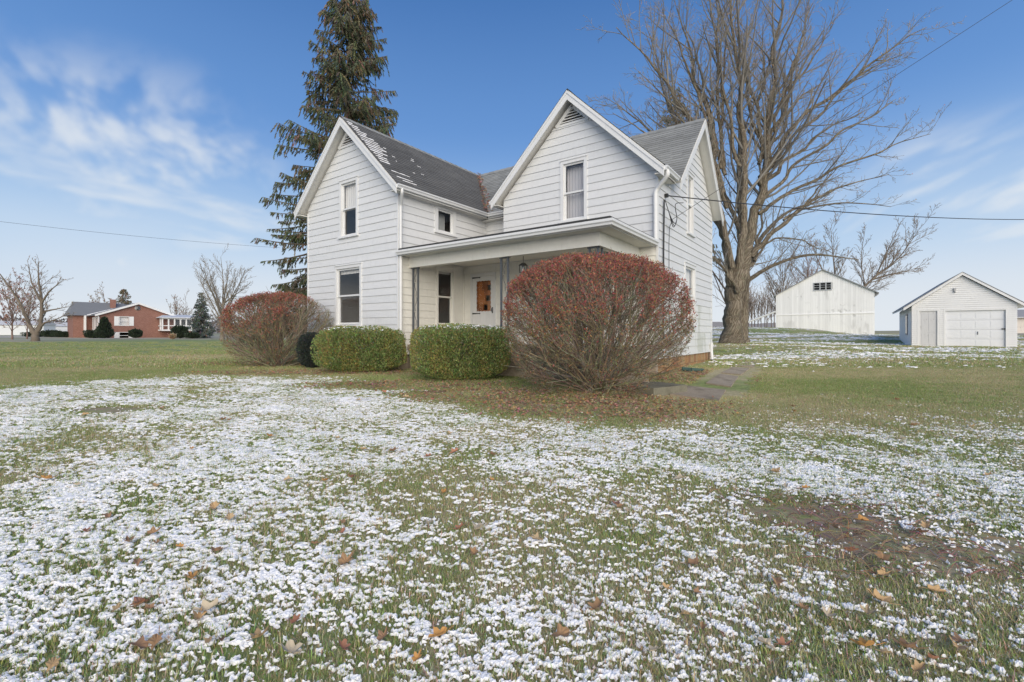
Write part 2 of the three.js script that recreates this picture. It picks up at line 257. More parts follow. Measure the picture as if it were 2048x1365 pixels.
{
  const lines = (a, b, list) => { const out = new Set(); for (const [x0, x1, st] of list) for (let x = x0; x <= x1 + 1e-6; x += st) out.add(+x.toFixed(3)); return [...out].filter((x) => x >= a && x <= b).sort((p, q) => p - q); };
  const geo1 = []; for (let x = 66; x < 900; x = x * 1.16) geo1.push(x);
  const rl = [...geo1.slice(1).map((x) => -x).reverse(), ...lines(-66, 66, [[-66, -50, 4], [-50, -15, 1.75], [-15, 15, 0.5], [15, 50, 1.75], [50, 66, 4]]), ...geo1.slice(1)];
  const dl = [-300, -120, -60, ...lines(-34, 66, [[-34, -4, 3], [-4, 16, 0.5], [16, 66, 1.25]]), ...geo1.slice(1)];
  const mk = (keep, uvOf, colored) => {
    const g = new MB(), id = new Map();
    const at = (i, j) => { const key = i * 1000 + j; if (id.has(key)) return id.get(key); const r = rl[i], d = dl[j], [x, z] = toWorld(r, d), e = 0.3, h = terrain(r, d);
      const gr = (terrain(r + e, d) - h) / e, gd = (terrain(r, d + e) - h) / e, [nx, nz] = toWorld(-gr, -gd), l = Math.hypot(nx, 1, nz), uv = uvOf(r, d);
      let col; if (colored) { const k = fbm(r * 0.012 + 3, d * 0.03 + 9, 3), q = fbm(r * 0.05, d * 0.09, 3); col = mix3([0.27, 0.295, 0.13], [0.44, 0.385, 0.26], sstep(0.35, 0.6, k + 0.3 * (q - 0.5) + 0.25 * sstep(20, 90, r) + 0.1 * sstep(120, 200, d))); if (d > 60 && r < -60 && d < 130) col = mix3(col, [0.60, 0.55, 0.45], 0.5 * sstep(0.35, 0.6, q)); }
      const n = g.v(x, h, z, nx / l, 1 / l, nz / l, uv[0], uv[1], col); id.set(key, n); return n; };
    for (let i = 0; i < rl.length - 1; i++) for (let j = 0; j < dl.length - 1; j++) { const r = (rl[i] + rl[i + 1]) / 2, d = (dl[j] + dl[j + 1]) / 2; if (!keep(r, d)) continue; const a = at(i, j), b = at(i + 1, j), c = at(i + 1, j + 1), e = at(i, j + 1); g.i.push(a, b, c, a, c, e); }
    return g;
  };
  const inR = (R) => (r, d) => r > R[0] && r < R[1] && d > R[2] && d < R[3];
  const uvR = (R) => (r, d) => [(r - R[0]) / (R[1] - R[0]), (d - R[2]) / (R[3] - R[2])];
  mk(inR(RN), uvR(RN)).put('lawn', GM.near, null, 'structure').userData.label = 'lawn of green and straw grass dusted with snow in front of the farmhouse';
  mk((r, d) => inR(RM)(r, d) && !inR(RN)(r, d), uvR(RM)).put('yard_ground', GM.mid, null, 'structure').userData.label = 'grassy yard around the farmhouse rising to the barn';
  mk((r, d) => !inR(RM)(r, d), (r, d) => [r / 30, d / 30], true).put('field', GM.far, null, 'structure').userData.label = 'open farm fields reaching the horizon';
}
// ---------------------------------------------------------------- farmhouse (heights here are above the eye line; HY lifts them)
const XA0 = -14.05, XA1 = -9.78, ZA = -8.465, XC = -3.67, ZG = -11.11, ZF = -16.59, XG = -8.22, ZR = -12.235, RY = 6.27, K = 0.985, BASE = -0.58, LAP = 0.2032;
const HB = [-8.9, 0.24, -12.5];
const house = thing('farmhouse', 'white two storey farmhouse with steep grey gables and a corner porch', 'house', HB);
const place = (o) => { o.position.set(-HB[0], EYE - HB[1], -HB[2]); return o; };
const hgroup = (name) => place(group(name, house));
const hput = (mb, name, mat, kind) => place(mb.put(name, mat, house, kind));
const frameOf = (O, e, n) => ({ P: (s, y, o) => [O[0] + e[0] * s + n[0] * o, y, O[2] + e[2] * s + n[2] * o], O, e, n });
const FA = frameOf([0, 0, ZA], [1, 0, 0], [0, 0, 1]), FG = frameOf([0, 0, ZG], [1, 0, 0], [0, 0, 1]), FR = frameOf([0, 0, ZR], [1, 0, 0], [0, 0, 1]);
const FB = frameOf([XA1, 0, 0], [0, 0, -1], [1, 0, 0]), FC = frameOf([XC, 0, 0], [0, 0, -1], [1, 0, 0]);
const hr = rng(5);
function block(g, F, s0, s1, y0, y1, o0, o1) {                        // box in wall coordinates
  const P = F.P; return g.hexa([P(s0, y0, o1), P(s1, y0, o1), P(s1, y0, o0), P(s0, y0, o0), P(s0, y1, o1), P(s1, y1, o1), P(s1, y1, o0), P(s0, y1, o0)]);
}
const CAP = 0.022, TUCK = 0.003;
function sidingWall(F, y0, y1, lo, hi, holes, mats, coreShape, vent) {
  const w = hgroup('wall');
  let k = 0;
  for (let yb = y0; yb < y1 - 0.02; yb += LAP, k++) {
    const yt = Math.min(yb + LAP, y1), h = (yt - yb);
    const cut = holes.filter(([a, b, c, d]) => d > yb + 0.004 && c < yt - 0.004);
    const ys = [yb, yt]; for (const [, , c, d] of cut) { if (c > yb + 0.004 && c < yt - 0.004) ys.push(c); if (d > yb + 0.004 && d < yt - 0.004) ys.push(d); }
    ys.sort((a, b) => a - b);
    const full = cut.find(([, , c, d]) => c <= yb + 0.004 && d >= yt - 0.004);
    const sides = full ? [[-1e9, full[0]], [full[1], 1e9]] : [[-1e9, 1e9]];
    for (const [from, to] of sides) {
      const g = new MB();
      for (let j = 0; j < ys.length - 1; j++) {
        const a = ys[j], b = ys[j + 1]; let segs = [[0, 1]];
        const L0 = lo(a + 1e-4), L1 = lo(b - 1e-4), R0 = hi(a + 1e-4), R1 = hi(b - 1e-4); if (R0 - L0 < 0.02) continue;
        let list = [[L0, R0, L1, R1]];
        for (const [p, q] of [...cut.filter(([, , c, d]) => c <= a + 0.004 && d >= b - 0.004), [-1e9, from], [to, 1e9]].filter(([p, q]) => q > p))
          list = list.flatMap(([l0, r0, l1, r1]) => { const o = []; if (l0 < p) o.push([l0, Math.min(r0, p), l1, Math.max(Math.min(r1, p), l1)]); if (r0 > q) o.push([Math.max(l0, q), r0, Math.min(Math.max(l1, q), r1), r1]); return o; }).filter(([l0, r0]) => r0 - l0 > 0.004);
        const oa = lerp(CAP, TUCK, (a - yb) / LAP), ob = lerp(CAP, TUCK, (b - yb) / LAP), P = F.P;
        for (const [l0, r0, l1, r1] of list) {
          const q = [P(l0, a, oa), P(r0, a, oa), P(r1, b, ob), P(l1, b, ob), P(l0, a, -0.01), P(r0, a, -0.01), P(r1, b, -0.01), P(l1, b, -0.01)];
          const us = mats === stainMat ? 0 : k * 0.37;
          g.quad(q[0], q[1], q[2], q[3], null, [l0 + us, a, r0 + us, a, r1 + us, b, l1 + us, b]); g.quad(q[4], q[5], q[1], q[0]); g.quad(q[1], q[5], q[6], q[2]); g.quad(q[4], q[0], q[3], q[7]); g.quad(q[3], q[2], q[6], q[7]);
        }
      }
      if (g.k) g.put('siding_board', mats(k, yb), w);
    }
  }
  const sh = new THREE.Shape(coreShape.map(([s, y]) => new THREE.Vector2(s, y)));
  for (const [a, b, c, d] of holes) sh.holes.push(new THREE.Path([[a, c], [b, c], [b, d], [a, d]].map(([s, y]) => new THREE.Vector2(s, y))));
  if (vent) sh.holes.push(new THREE.Path([[vent[0] - vent[2], vent[1] - vent[2] * K], [vent[0] + vent[2], vent[1] - vent[2] * K], [vent[0], vent[1]]].map(([s, y]) => new THREE.Vector2(s, y))));
  const eg = new THREE.ExtrudeGeometry(sh, { depth: 0.15, bevelEnabled: false });
  eg.applyMatrix4(new THREE.Matrix4().makeBasis(V(...F.e), V(0, 1, 0), V(...F.n)).setPosition(F.O[0] - F.n[0] * 0.162, 0, F.O[2] - F.n[2] * 0.162));
  put('wall_core', eg, M.inside, w);
  return w;
}
const stainMat = (k, y) => (y < 0.75 ? M.mossy : sideMat());
const sideMat = (k) => M.siding[Math.floor(hr() * 3)];
// window in wall coordinates; hole = s0..s1 x y0..y1 is the outer edge of the casing
function sashWindow(F, s0, s1, y0, y1, o = {}) {
  const w = hgroup('window'), cw = o.cw ?? 0.085, dp = 0.034, ym = o.single ? null : lerp(y0, y1, o.meet ?? 0.5);
  const g = new MB();
  block(g, F, s0, s1, y1 - cw, y1, -0.1, dp); block(g, F, s0, s0 + cw, y0, y1 - cw, -0.1, dp); block(g, F, s1 - cw, s1, y0, y1 - cw, -0.1, dp);
  block(g, F, s0 - 0.01, s1 + 0.01, y1, y1 + 0.02, -0.01, dp + 0.02);
  g.put('casing', o.mat ?? M.trim, w);
  const sl = new MB(); const P = F.P; sl.hexa([P(s0 - 0.03, y0 - 0.02, 0.075), P(s1 + 0.03, y0 - 0.02, 0.075), P(s1 + 0.03, y0 - 0.02, -0.1), P(s0 - 0.03, y0 - 0.02, -0.1), P(s0 - 0.03, y0 + 0.035, 0.07), P(s1 + 0.03, y0 + 0.035, 0.07), P(s1 + 0.03, y0 + 0.055, -0.1), P(s0 - 0.03, y0 + 0.055, -0.1)]); sl.put('sill', o.mat ?? M.trim, w);
  const a = s0 + cw, b = s1 - cw, c = y0 + 0.056, d = y1 - cw, sw = 0.048;
  const sash = (lo, hi, off) => {
    const f = new MB(); block(f, F, a + 0.002, b - 0.002, lo, lo + sw, off - 0.035, off); block(f, F, a + 0.002, b - 0.002, hi - sw, hi, off - 0.035, off); block(f, F, a + 0.002, a + sw, lo + sw, hi - sw, off - 0.035, off); block(f, F, b - sw, b - 0.002, lo + sw, hi - sw, off - 0.035, off);
    f.put('sash', o.mat ?? M.trim, w);
    const q = new MB(); q.quad(F.P(a + sw, lo + sw, off - 0.016), F.P(b - sw, lo + sw, off - 0.016), F.P(b - sw, hi - sw, off - 0.016), F.P(a + sw, hi - sw, off - 0.016)); q.put('pane', M.glass, w);
  };
  if (o.single) sash(c, d, -0.02); else { sash(ym - 0.02, d, -0.015); sash(c, ym + 0.025, -0.055); }
  if (o.blind_or_reflection) { const q = new MB(); const yb = lerp(d, c, o.blind_or_reflection), n = 14; for (let i = 0; i < n; i++) { const x0 = lerp(a, b, i / n), x1 = lerp(a, b, (i + 1) / n), z0 = -0.125 - (o.away ?? 0) - 0.012 * (i % 2), z1 = -0.125 - (o.away ?? 0) - 0.012 * ((i + 1) % 2); q.quad(F.P(x0, yb, z0), F.P(x1, yb, z1), F.P(x1, d, z1), F.P(x0, d, z0)); } q.put(o.drape ? 'curtain' : 'blind_or_reflection', o.shade ?? M.shade, w); }
  if (o.side) for (const [p, q2] of [[a, lerp(a, b, 0.24)], [lerp(a, b, 0.76), b]]) { const q = new MB(), n = 8; for (let i = 0; i < n; i++) { const x0 = lerp(p, q2, i / n), x1 = lerp(p, q2, (i + 1) / n), z0 = -0.13 - 0.03 * (i % 2), z1 = -0.13 - 0.03 * ((i + 1) % 2); q.quad(F.P(x0, c, z0), F.P(x1, c, z1), F.P(x1, d, z1), F.P(x0, d, z0)); } q.put('curtain', M.shade, w); }
  return w;
}
const CX = (XA0 + XA1) / 2, CGX = (XG + XC) / 2, CZ = (ZR + ZF) / 2, GRY = 6.36, EA = RY - 0.10;
const ax = (y) => Math.min((XA1 - XA0) / 2, (EA - 0.12 - y) / K), gx = (y) => Math.min((XC - XG) / 2, (GRY - 0.22 - y) / K), cz = (y) => Math.min((ZR - ZF) / 2, (EA - 0.12 - y) / K);
// openings: [s0, s1, y0, y1]
const wA1 = [-12.36, -11.48, 2.83, 4.52], wA2 = [-12.59, -11.31, 0.21, 2.0], wG = [-6.3, -5.51, 2.98, 4.62], wB = [9.82, 10.72, 2.95, 3.79], wP = [9.87, 10.69, 0.20, 1.96], wC1 = [13.58, 14.28, 2.81, 4.57], wC2 = [13.34, 14.47, 0.21, 1.96], dr = [-9.48, -8.5, -0.31, 1.82];
const gy = (h, c, t) => [[c - h, BASE], [c + h, BASE], [c + h, t], [c, t + h * K], [c - h, t]];
sidingWall(FA, BASE, EA - 0.66, (y) => CX - ax(y), (y) => CX + ax(y), [wA1, wA2], sideMat, gy(2.13, CX, EA - 0.13 - 2.13 * K), [CX, EA - 0.25, 0.38]);
sidingWall(FB, BASE, 3.80, () => -ZA + 0.02, (y) => (y < 2.4 ? -ZG : -ZR), [wB, wP], (k, y) => (y < 1.9 ? M.cream : sideMat()), [[-ZA + 0.02, BASE], [-ZR, BASE], [-ZR, 3.9], [-ZA + 0.02, 3.9]]);
sidingWall(FG, BASE, GRY - 0.78, (y) => (y < 2.4 ? XA1 : CGX - gx(y)), (y) => CGX + gx(y), [wG, dr], (k, y) => (y < 1.95 ? M.cream : sideMat()), [[XA1 + 0.02, BASE], [XC - 0.02, BASE], [XC - 0.02, GRY - 0.23 - 2.27 * K], [CGX, GRY - 0.23], [XG, GRY - 0.23 - 2.27 * K], [XG, 2.5], [XA1 + 0.02, 2.5]], [CGX, GRY - 0.36, 0.39]);
sidingWall(FR, 2.36, 3.80, () => XA1, () => XG, [], sideMat, [[XA1 + 0.02, 2.3], [XG, 2.3], [XG, 3.9], [XA1 + 0.02, 3.9]]);
sidingWall(FC, BASE, EA - 0.2, (y) => (y < 3.86 ? -ZG : -CZ - cz(y)), (y) => (y < 3.86 ? -ZF : -CZ + cz(y)), [wC1, wC2], stainMat, [[-ZG + 0.02, BASE], [-ZF, BASE], [-ZF, EA - 0.13 - 2.17 * K], [-CZ, EA - 0.13], [-ZR, EA - 0.13 - 2.17 * K], [-ZG + 0.02, 3.86]]);
{ // plain rear and far side walls, floors
  const g = new MB(); g.box(XA0, XA0 + 0.15, BASE, 4.0, ZF, ZA - 0.17); g.box(XA0 + 0.16, XC - 0.17, BASE, 4.0, ZF, ZF + 0.15); g.box(XG, XG + 0.15, 2.5, 3.9, ZR + 0.002, ZG - 0.17);
  hput(g, 'rear_wall', M.siding[0]);
  const f = new MB(); f.box(XA0 + 0.2, XA1 - 0.2, -0.45, -0.33, ZF + 0.2, ZA - 0.2); f.box(XA1 - 0.2, XC - 0.2, -0.45, -0.33, ZF + 0.2, ZG - 0.2); f.box(XA0 + 0.2, XA1 - 0.2, 2.3, 2.42, ZF + 0.2, ZA - 0.2); f.box(XA1 - 0.2, XC - 0.2, 2.42, 2.54, ZF + 0.2, ZG - 0.2);
  f.box(-12.9, -10.2, -0.33, 2.3, -12.4, -12.3); f.box(XA1 + 0.1, XC - 0.2, -0.33, 2.42, -13.6, -13.5); f.box(XA0 + 0.2, XA1 - 0.2, 2.42, 3.7, -11.6, -11.5); f.box(XG + 0.2, XC - 0.2, 2.54, 3.7, -13.4, -13.3);
  hput(f, 'interior_partition', M.inside);
}
sashWindow(FA, ...wA1, { blind_or_reflection: 0.5, shade: M.shade}); sashWindow(FA, ...wA2, { blind_or_reflection: 0.09 }); sashWindow(FG, ...wG, { blind_or_reflection: 1, meet: 0.47, away: 0.08, shade: std(0.46, 0.46, 0.48, 0.9) });  // wG: full grey sheet added, its tone paints sky reflection into the pane
sashWindow(FB, ...wB, { single: true, cw: 0.13, blind_or_reflection: 1, away: 0.2, shade: std(0.42, 0.44, 0.44, 0.9) }); sashWindow(FB, ...wP, { mat: M.cream, blind_or_reflection: 0.06 }); sashWindow(FC, ...wC1, { blind_or_reflection: 0.5 }); sashWindow(FC, ...wC2, { blind_or_reflection: 0.3, side: true });  // wB: full grey sheet added behind the glass to lighten the pane
{ // corner posts
  for (const [x, z, y1] of [[XA0, ZA, 3.82], [XA1 - 0.005, ZA - 0.005, 3.8], [XC - 0.005, ZG - 0.005, 3.72], [XC - 0.005, ZF + 0.02, 3.86]]) { const g = new MB(); g.box(x - 0.03, x + 0.026, BASE - 0.01, y1, z - 0.03, z + 0.026); hput(g, 'corner_post', M.trim); }
  const g = new MB(); g.box(XA1 + 0.018, XA1 + 0.05, -0.31, 1.85, ZG + 0.018, ZG + 0.05); hput(g, 'corner_post', M.cream);
  const g2 = new MB(); g2.box(XA1 + 0.015, XA1 + 0.04, 2.4, 3.75, ZR + 0.015, ZR + 0.04); hput(g2, 'corner_post', M.trim);
  const w = new MB(); w.box(XA1 - 0.02, XC + 0.024, BASE - 0.03, BASE, ZG - 0.1, ZG + 0.02); w.box(XC - 0.1, XC + 0.024, BASE - 0.03, BASE, ZF, ZG - 0.1); hput(w, 'skirt_board', M.trim);
}
{ // gable louvre vents
  const vent = (F, c, yTop, hw) => {
    const w = hgroup('gable_vent'), h = hw * K, P0 = F.P, P = (s, y, o) => P0(s, y, o), y0 = yTop - h;
    const f = new MB(), bar = (a, b, t) => { const dx = b[0] - a[0], dy = b[1] - a[1], l = Math.hypot(dx, dy), nx = -dy / l * t, ny = dx / l * t; f.hexa([P(a[0] - nx, a[1] - ny, 0.04), P(b[0] - nx, b[1] - ny, 0.04), P(b[0] - nx, b[1] - ny, -0.02), P(a[0] - nx, a[1] - ny, -0.02), P(a[0] + nx, a[1] + ny, 0.04), P(b[0] + nx, b[1] + ny, 0.04), P(b[0] + nx, b[1] + ny, -0.02), P(a[0] + nx, a[1] + ny, -0.02)]); };
    bar([c - hw - 0.03, y0 - 0.03], [c, yTop], 0.047); bar([c, yTop - 0.01], [c + hw + 0.03, y0 - 0.03], 0.047); f.put('frame', M.trim, w);
    const s = new MB(); block(s, F, c - hw - 0.02, c + hw + 0.02, y0 - 0.05, y0 + 0.012, -0.02, 0.035); s.put('sill', M.trim, w);
    for (let i = 0; i < 5; i++) { const y = y0 + 0.035 + i * (h - 0.08) / 5, q = hw * (1 - (y - y0 + 0.05) / h) - 0.02; if (q < 0.03) continue; const g = new MB(); g.hexa([P(c - q, y, 0.034), P(c + q, y, 0.034), P(c + q, y + 0.03, 0.01), P(c - q, y + 0.03, 0.01), P(c - q, y + 0.01, 0.034), P(c + q, y + 0.01, 0.034), P(c + q, y + 0.04, 0.01), P(c - q, y + 0.04, 0.01)]); g.put('louver', M.trim, w); }
  };
  vent(FA, CX, EA - 0.19, 0.45); vent(FG, CGX, GRY - 0.3, 0.46);
}
// ---- roofs
const tone = (base, r, z) => { const k = 0.86 + 0.28 * r(); return [base[0] * k, base[1] * k, base[2] * k]; };
function slope(root, O, e, up, n, T0, sl, sr, base, seed, thick = 0.1) {
  const r = rng(seed), P = (s, t, o) => [O[0] + e[0] * s + up[0] * t + n[0] * o, O[1] + e[1] * s + up[1] * t + n[1] * o, O[2] + e[2] * s + up[2] * t + n[2] * o];
  const d = new MB(); const a = [sl(0), sr(0), sr(T0), sl(T0)];
  d.hexa([P(a[0], 0, -thick), P(a[1], 0, -thick), P(a[2], T0, -thick), P(a[3], T0, -thick), P(a[0], 0, -0.004), P(a[1], 0, -0.004), P(a[2], T0, -0.004), P(a[3], T0, -0.004)]); d.put('roof_deck', M.soffit, root);
  const g = new MB(), C = 0.135;
  for (let k = 0, t = -0.02; t < T0; k++, t += C) {
    const t1 = Math.min(t + C, T0), l0 = sl(Math.max(0, t)), l1 = sl(t1), r0 = sr(Math.max(0, t)), r1 = sr(t1), lo = Math.min(l0, l1) - 0.012, hi = Math.max(r0, r1) + 0.012;
    for (let s = lo - r() * 0.3; s < hi; s += 0.305) {
      const q0 = Math.max(s, l0 - 0.012), q1 = Math.min(s + 0.303, r0 + 0.012), u0 = Math.max(s, l1 - 0.012), u1 = Math.min(s + 0.303, r1 + 0.012); if (q1 - q0 < 0.01 && u1 - u0 < 0.01) continue;
      const qa = Math.min(q0, q1), ua = Math.min(u0, u1), qb = Math.max(qa, q1), ub = Math.max(ua, u1);
      const w = fbm(s * 0.5 + seed, t * 0.9, 3), c = tone(base, r).map((x) => x * (0.72 + 0.56 * w)), f0 = 0.012 + r() * 0.003, f1 = 0.001;
      g.quad(P(qa, t, f0), P(qb, t, f0), P(ub, t1, f1), P(ua, t1, f1), c, [qa, t, qb, t, ub, t1, ua, t1]); g.quad(P(qa, t, -0.003), P(qb, t, -0.003), P(qb, t, f0), P(qa, t, f0), c.map((x) => x * 0.9));
    }
  }
  g.put('shingles', M.shingle, root, 'stuff');
  return P;
}
const OH = 0.30, NL = Math.hypot(1, K), GREY1 = [0.135, 0.134, 0.128], GREY2 = [0.27, 0.275, 0.262];
const roofA = hgroup('roof'); let PA;
{
  const run = XA1 - CX + 0.28, T0 = run * NL, eY = RY - run * K, front = ZA + OH;
  PA = slope(roofA, [CX + run, eY, front], [0, 0, -1], [-1 / NL, K / NL, 0], [K / NL, 1 / NL, 0], T0, () => 0, (t) => (front - CZ) - (run - t / NL), GREY1, 3);
  slope(roofA, [CX - run, eY, ZF - OH], [0, 0, 1], [1 / NL, K / NL, 0], [-K / NL, 1 / NL, 0], T0, () => 0, () => front - ZF + OH, GREY1, 4);
  const rz = (ZR - ZF) / 2 + 0.28, T1 = rz * NL, mY = RY - 0.012 - rz * K;
  const roofM = hgroup('roof');
  slope(roofM, [CX, mY, CZ + rz], [1, 0, 0], [0, K / NL, -1 / NL], [0, 1 / NL, K / NL], T1, (t) => rz - t / NL, () => XC + OH - CX, GREY2, 5);
  slope(roofM, [XC + OH, mY, CZ - rz], [-1, 0, 0], [0, K / NL, 1 / NL], [0, 1 / NL, -K / NL], T1, () => 0, () => XC + OH - CX, GREY2, 6);
  const rg = (XC - XG) / 2 + 0.25, T2 = rg * NL, gY = GRY - rg * K, gf = ZG + OH, roofG = hgroup('roof');
  slope(roofG, [CGX + rg, gY, gf], [0, 0, -1], [-1 / NL, K / NL, 0], [K / NL, 1 / NL, 0], T2, () => 0, (t) => Math.min(gf - CZ, (gf - CZ) - (rg - t / NL) + 0.3), GREY2, 7);
  slope(roofG, [CGX - rg, gY, CZ], [0, 0, 1], [1 / NL, K / NL, 0], [-K / NL, 1 / NL, 0], T2, (t) => Math.max(0, (rg - t / NL) - 0.25), () => gf - CZ, GREY2, 8);
  // ridge caps
  const cap = (root, a, b, nx, nz) => { const g = new MB(), L = Math.hypot(b[0] - a[0], b[2] - a[2]), n = Math.ceil(L / 0.28), w = 0.14, r = rng(9); for (let i = 0; i < n; i++) { const q = i / n, s = (i + 1.05) / n, p0 = [lerp(a[0], b[0], q), a[1] + 0.03, lerp(a[2], b[2], q)], p1 = [lerp(a[0], b[0], s), a[1] + 0.018, lerp(a[2], b[2], s)], c = tone(GREY2, r); for (const k of [-1, 1]) { const e0 = [p0[0] + nx * w * k, p0[1] - w * K, p0[2] + nz * w * k], e1 = [p1[0] + nx * w * k, p1[1] - w * K, p1[2] + nz * w * k]; if (k > 0) g.quad(p0, p1, e1, e0, c); else g.quad(e0, e1, p1, p0, c); } } g.put('ridge_cap', M.shingle, root, 'stuff'); };
  cap(roofA, [CX, RY, front], [CX, RY, CZ], 1, 0); cap(roofM, [CX, RY - 0.012, CZ], [XC + OH, RY - 0.012, CZ], 0, 1); cap(roofG, [CGX, GRY, gf], [CGX, GRY, CZ], 1, 0);
  // rake boards: two stepped boards down each gable edge
  const rake = (F, c, top, run2, off) => { for (const k of [-1, 1]) { const g = new MB(); for (const [d0, d1, o0, o1] of [[-0.02, -0.075, off, off + 0.028], [-0.075, -0.19, off - 0.012, off + 0.012]]) { const P = F.P, a = [c + 0.0005 * k, top], b = [c + k * run2, top - run2 * K], q = (p, dy, o) => P(p[0], p[1] + dy * NL, o); const A = [q(a, d1, o1), q(b, d1, o1), q(b, d1, o0), q(a, d1, o0), q(a, d0, o1), q(b, d0, o1), q(b, d0, o0), q(a, d0, o0)]; g.hexa(k > 0 ? A : [A[1], A[0], A[3], A[2], A[5], A[4], A[7], A[6]]); } hput(g, 'rake_board', M.trim); } };
  rake(FA, CX, RY, run, OH); rake(FG, CGX, GRY, rg, OH); rake(FC, -CZ, RY - 0.012, rz, OH);
  // eave soffits closing the overhangs
  for (const b of [[XA1 + 0.02, CX + run - 0.02, eY - 0.17, eY - 0.15, ZR + 0.25, front - 0.02], [XA1 + 0.02, XG + 0.02, mY - 0.17, mY - 0.15, ZR + 0.02, CZ + rz - 0.02], [XC + 0.02, CGX + rg - 0.02, gY - 0.17, gY - 0.15, -11.75, gf - 0.02], [CGX - rg + 0.02, XG - 0.02, gY - 0.17, gY - 0.15, ZR + 0.3, gf - 0.02], [CX - run + 0.02, XA0 - 0.02, eY - 0.17, eY - 0.15, ZF, front - 0.02]]) hput(new MB().box(...b), 'soffit', M.soffit);
  // gutters: K profile run along an eave
  const gutter = (a, b, out, mat) => {                             // a..b along the eave, out = outward unit vector
    const g = new MB(), prof = [[0.0, -0.10], [0.075, -0.10], [0.088, -0.055], [0.112, -0.03], [0.112, 0.0], [0.100, 0.0], [0.100, -0.026], [0.078, -0.05], [0.066, -0.088], [0.004, -0.088], [0.004, 0.01], [0.0, 0.01]];
    const X = (p, q) => [p[0] + out[0] * q[0], p[1] + q[1], p[2] + out[2] * q[0]];
    for (let i = 0; i < prof.length; i++) { const p = prof[i], q = prof[(i + 1) % prof.length]; g.quad(X(a, p), X(b, p), X(b, q), X(a, q)); }
    for (const [p, s] of [[a, 1], [b, -1]]) { const e = [[0, -0.10], [0.075, -0.10], [0.088, -0.055], [0.112, -0.03], [0.112, 0], [0, 0]].map((q) => X(p, q)); for (let i = 1; i < 5; i++) s > 0 ? g.tri(e[0], e[i + 1], e[i]) : g.tri(e[0], e[i], e[i + 1]); }
    hput(g, 'gutter', mat ?? M.trim);
  };
  const ex = CX + run - 0.03, ey = eY - 0.02;
  gutter([ex, ey, front], [ex, ey, CZ + rz + 0.03], [1, 0, 0]); gutter([ex + 0.06, ey, CZ + rz - 0.03], [CGX - rg - 0.02, ey, CZ + rz - 0.03], [0, 0, 1]);
  gutter([CGX + rg - 0.03, gY - 0.02, gf], [CGX + rg - 0.03, gY - 0.02, -11.82], [1, 0, 0]); gutter([CGX - rg + 0.03, gY - 0.02, gf], [CGX - rg + 0.03, gY - 0.02, -11.7], [-1, 0, 0]); gutter([CX - run + 0.03, ey, front], [CX - run + 0.03, ey, ZF], [-1, 0, 0]);
  const fa = new MB(); fa.box(ex - 0.03, ex - 0.004, ey - 0.15, ey - 0.005, CZ + rz + 0.03, front - 0.02); fa.box(ex, CGX - rg, ey - 0.15, ey - 0.005, CZ + rz - 0.06, CZ + rz - 0.034); fa.box(CGX + rg - 0.06, CGX + rg - 0.034, gY - 0.17, gY - 0.025, -11.82, gf - 0.02); hput(fa, 'fascia', M.trim);
  // downspouts with elbows
  const spout = (pts, w) => { const g = new MB(), c = new THREE.CatmullRomCurve3(pts.map((p) => V(...p)), false, 'catmullrom', 0.25); const n = 26; g.tube([...Array(n + 1)].map((_, i) => c.getPoint(i / n).toArray()), w, 8, null, true); hput(g, 'downspout', M.trim); };
  spout([[ex + 0.05, ey - 0.08, front - 0.17], [ex + 0.05, ey - 0.2, front - 0.17], [XA1 + 0.10, ey - 0.42, ZA - 0.02], [XA1 + 0.065, ey - 0.55, ZA - 0.03], [XA1 + 0.065, 2.2, ZA - 0.03]], 0.042);
  spout([[XA1 + 0.07, 2.2, ZA - 0.028], [XA1 + 0.07, 0.8, ZA - 0.028], [XA1 + 0.07, -0.75, ZA - 0.028]], 0.046);
  spout([[CGX + rg + 0.03, gY - 0.1, gf - 0.12], [CGX + rg + 0.03, gY - 0.22, gf - 0.13], [XC + 0.03, gY - 0.44, ZG + 0.06], [XC - 0.03, gY - 0.56, ZG + 0.065], [XC - 0.03, 2.9, ZG + 0.065], [XC - 0.03, 2.15, ZG + 0.065]], 0.055);
  spout([[XC + 0.06, -0.3, -16.3], [XC + 0.06, -0.6, -16.3], [XC + 0.1, -0.86, -16.2]], 0.05);
}
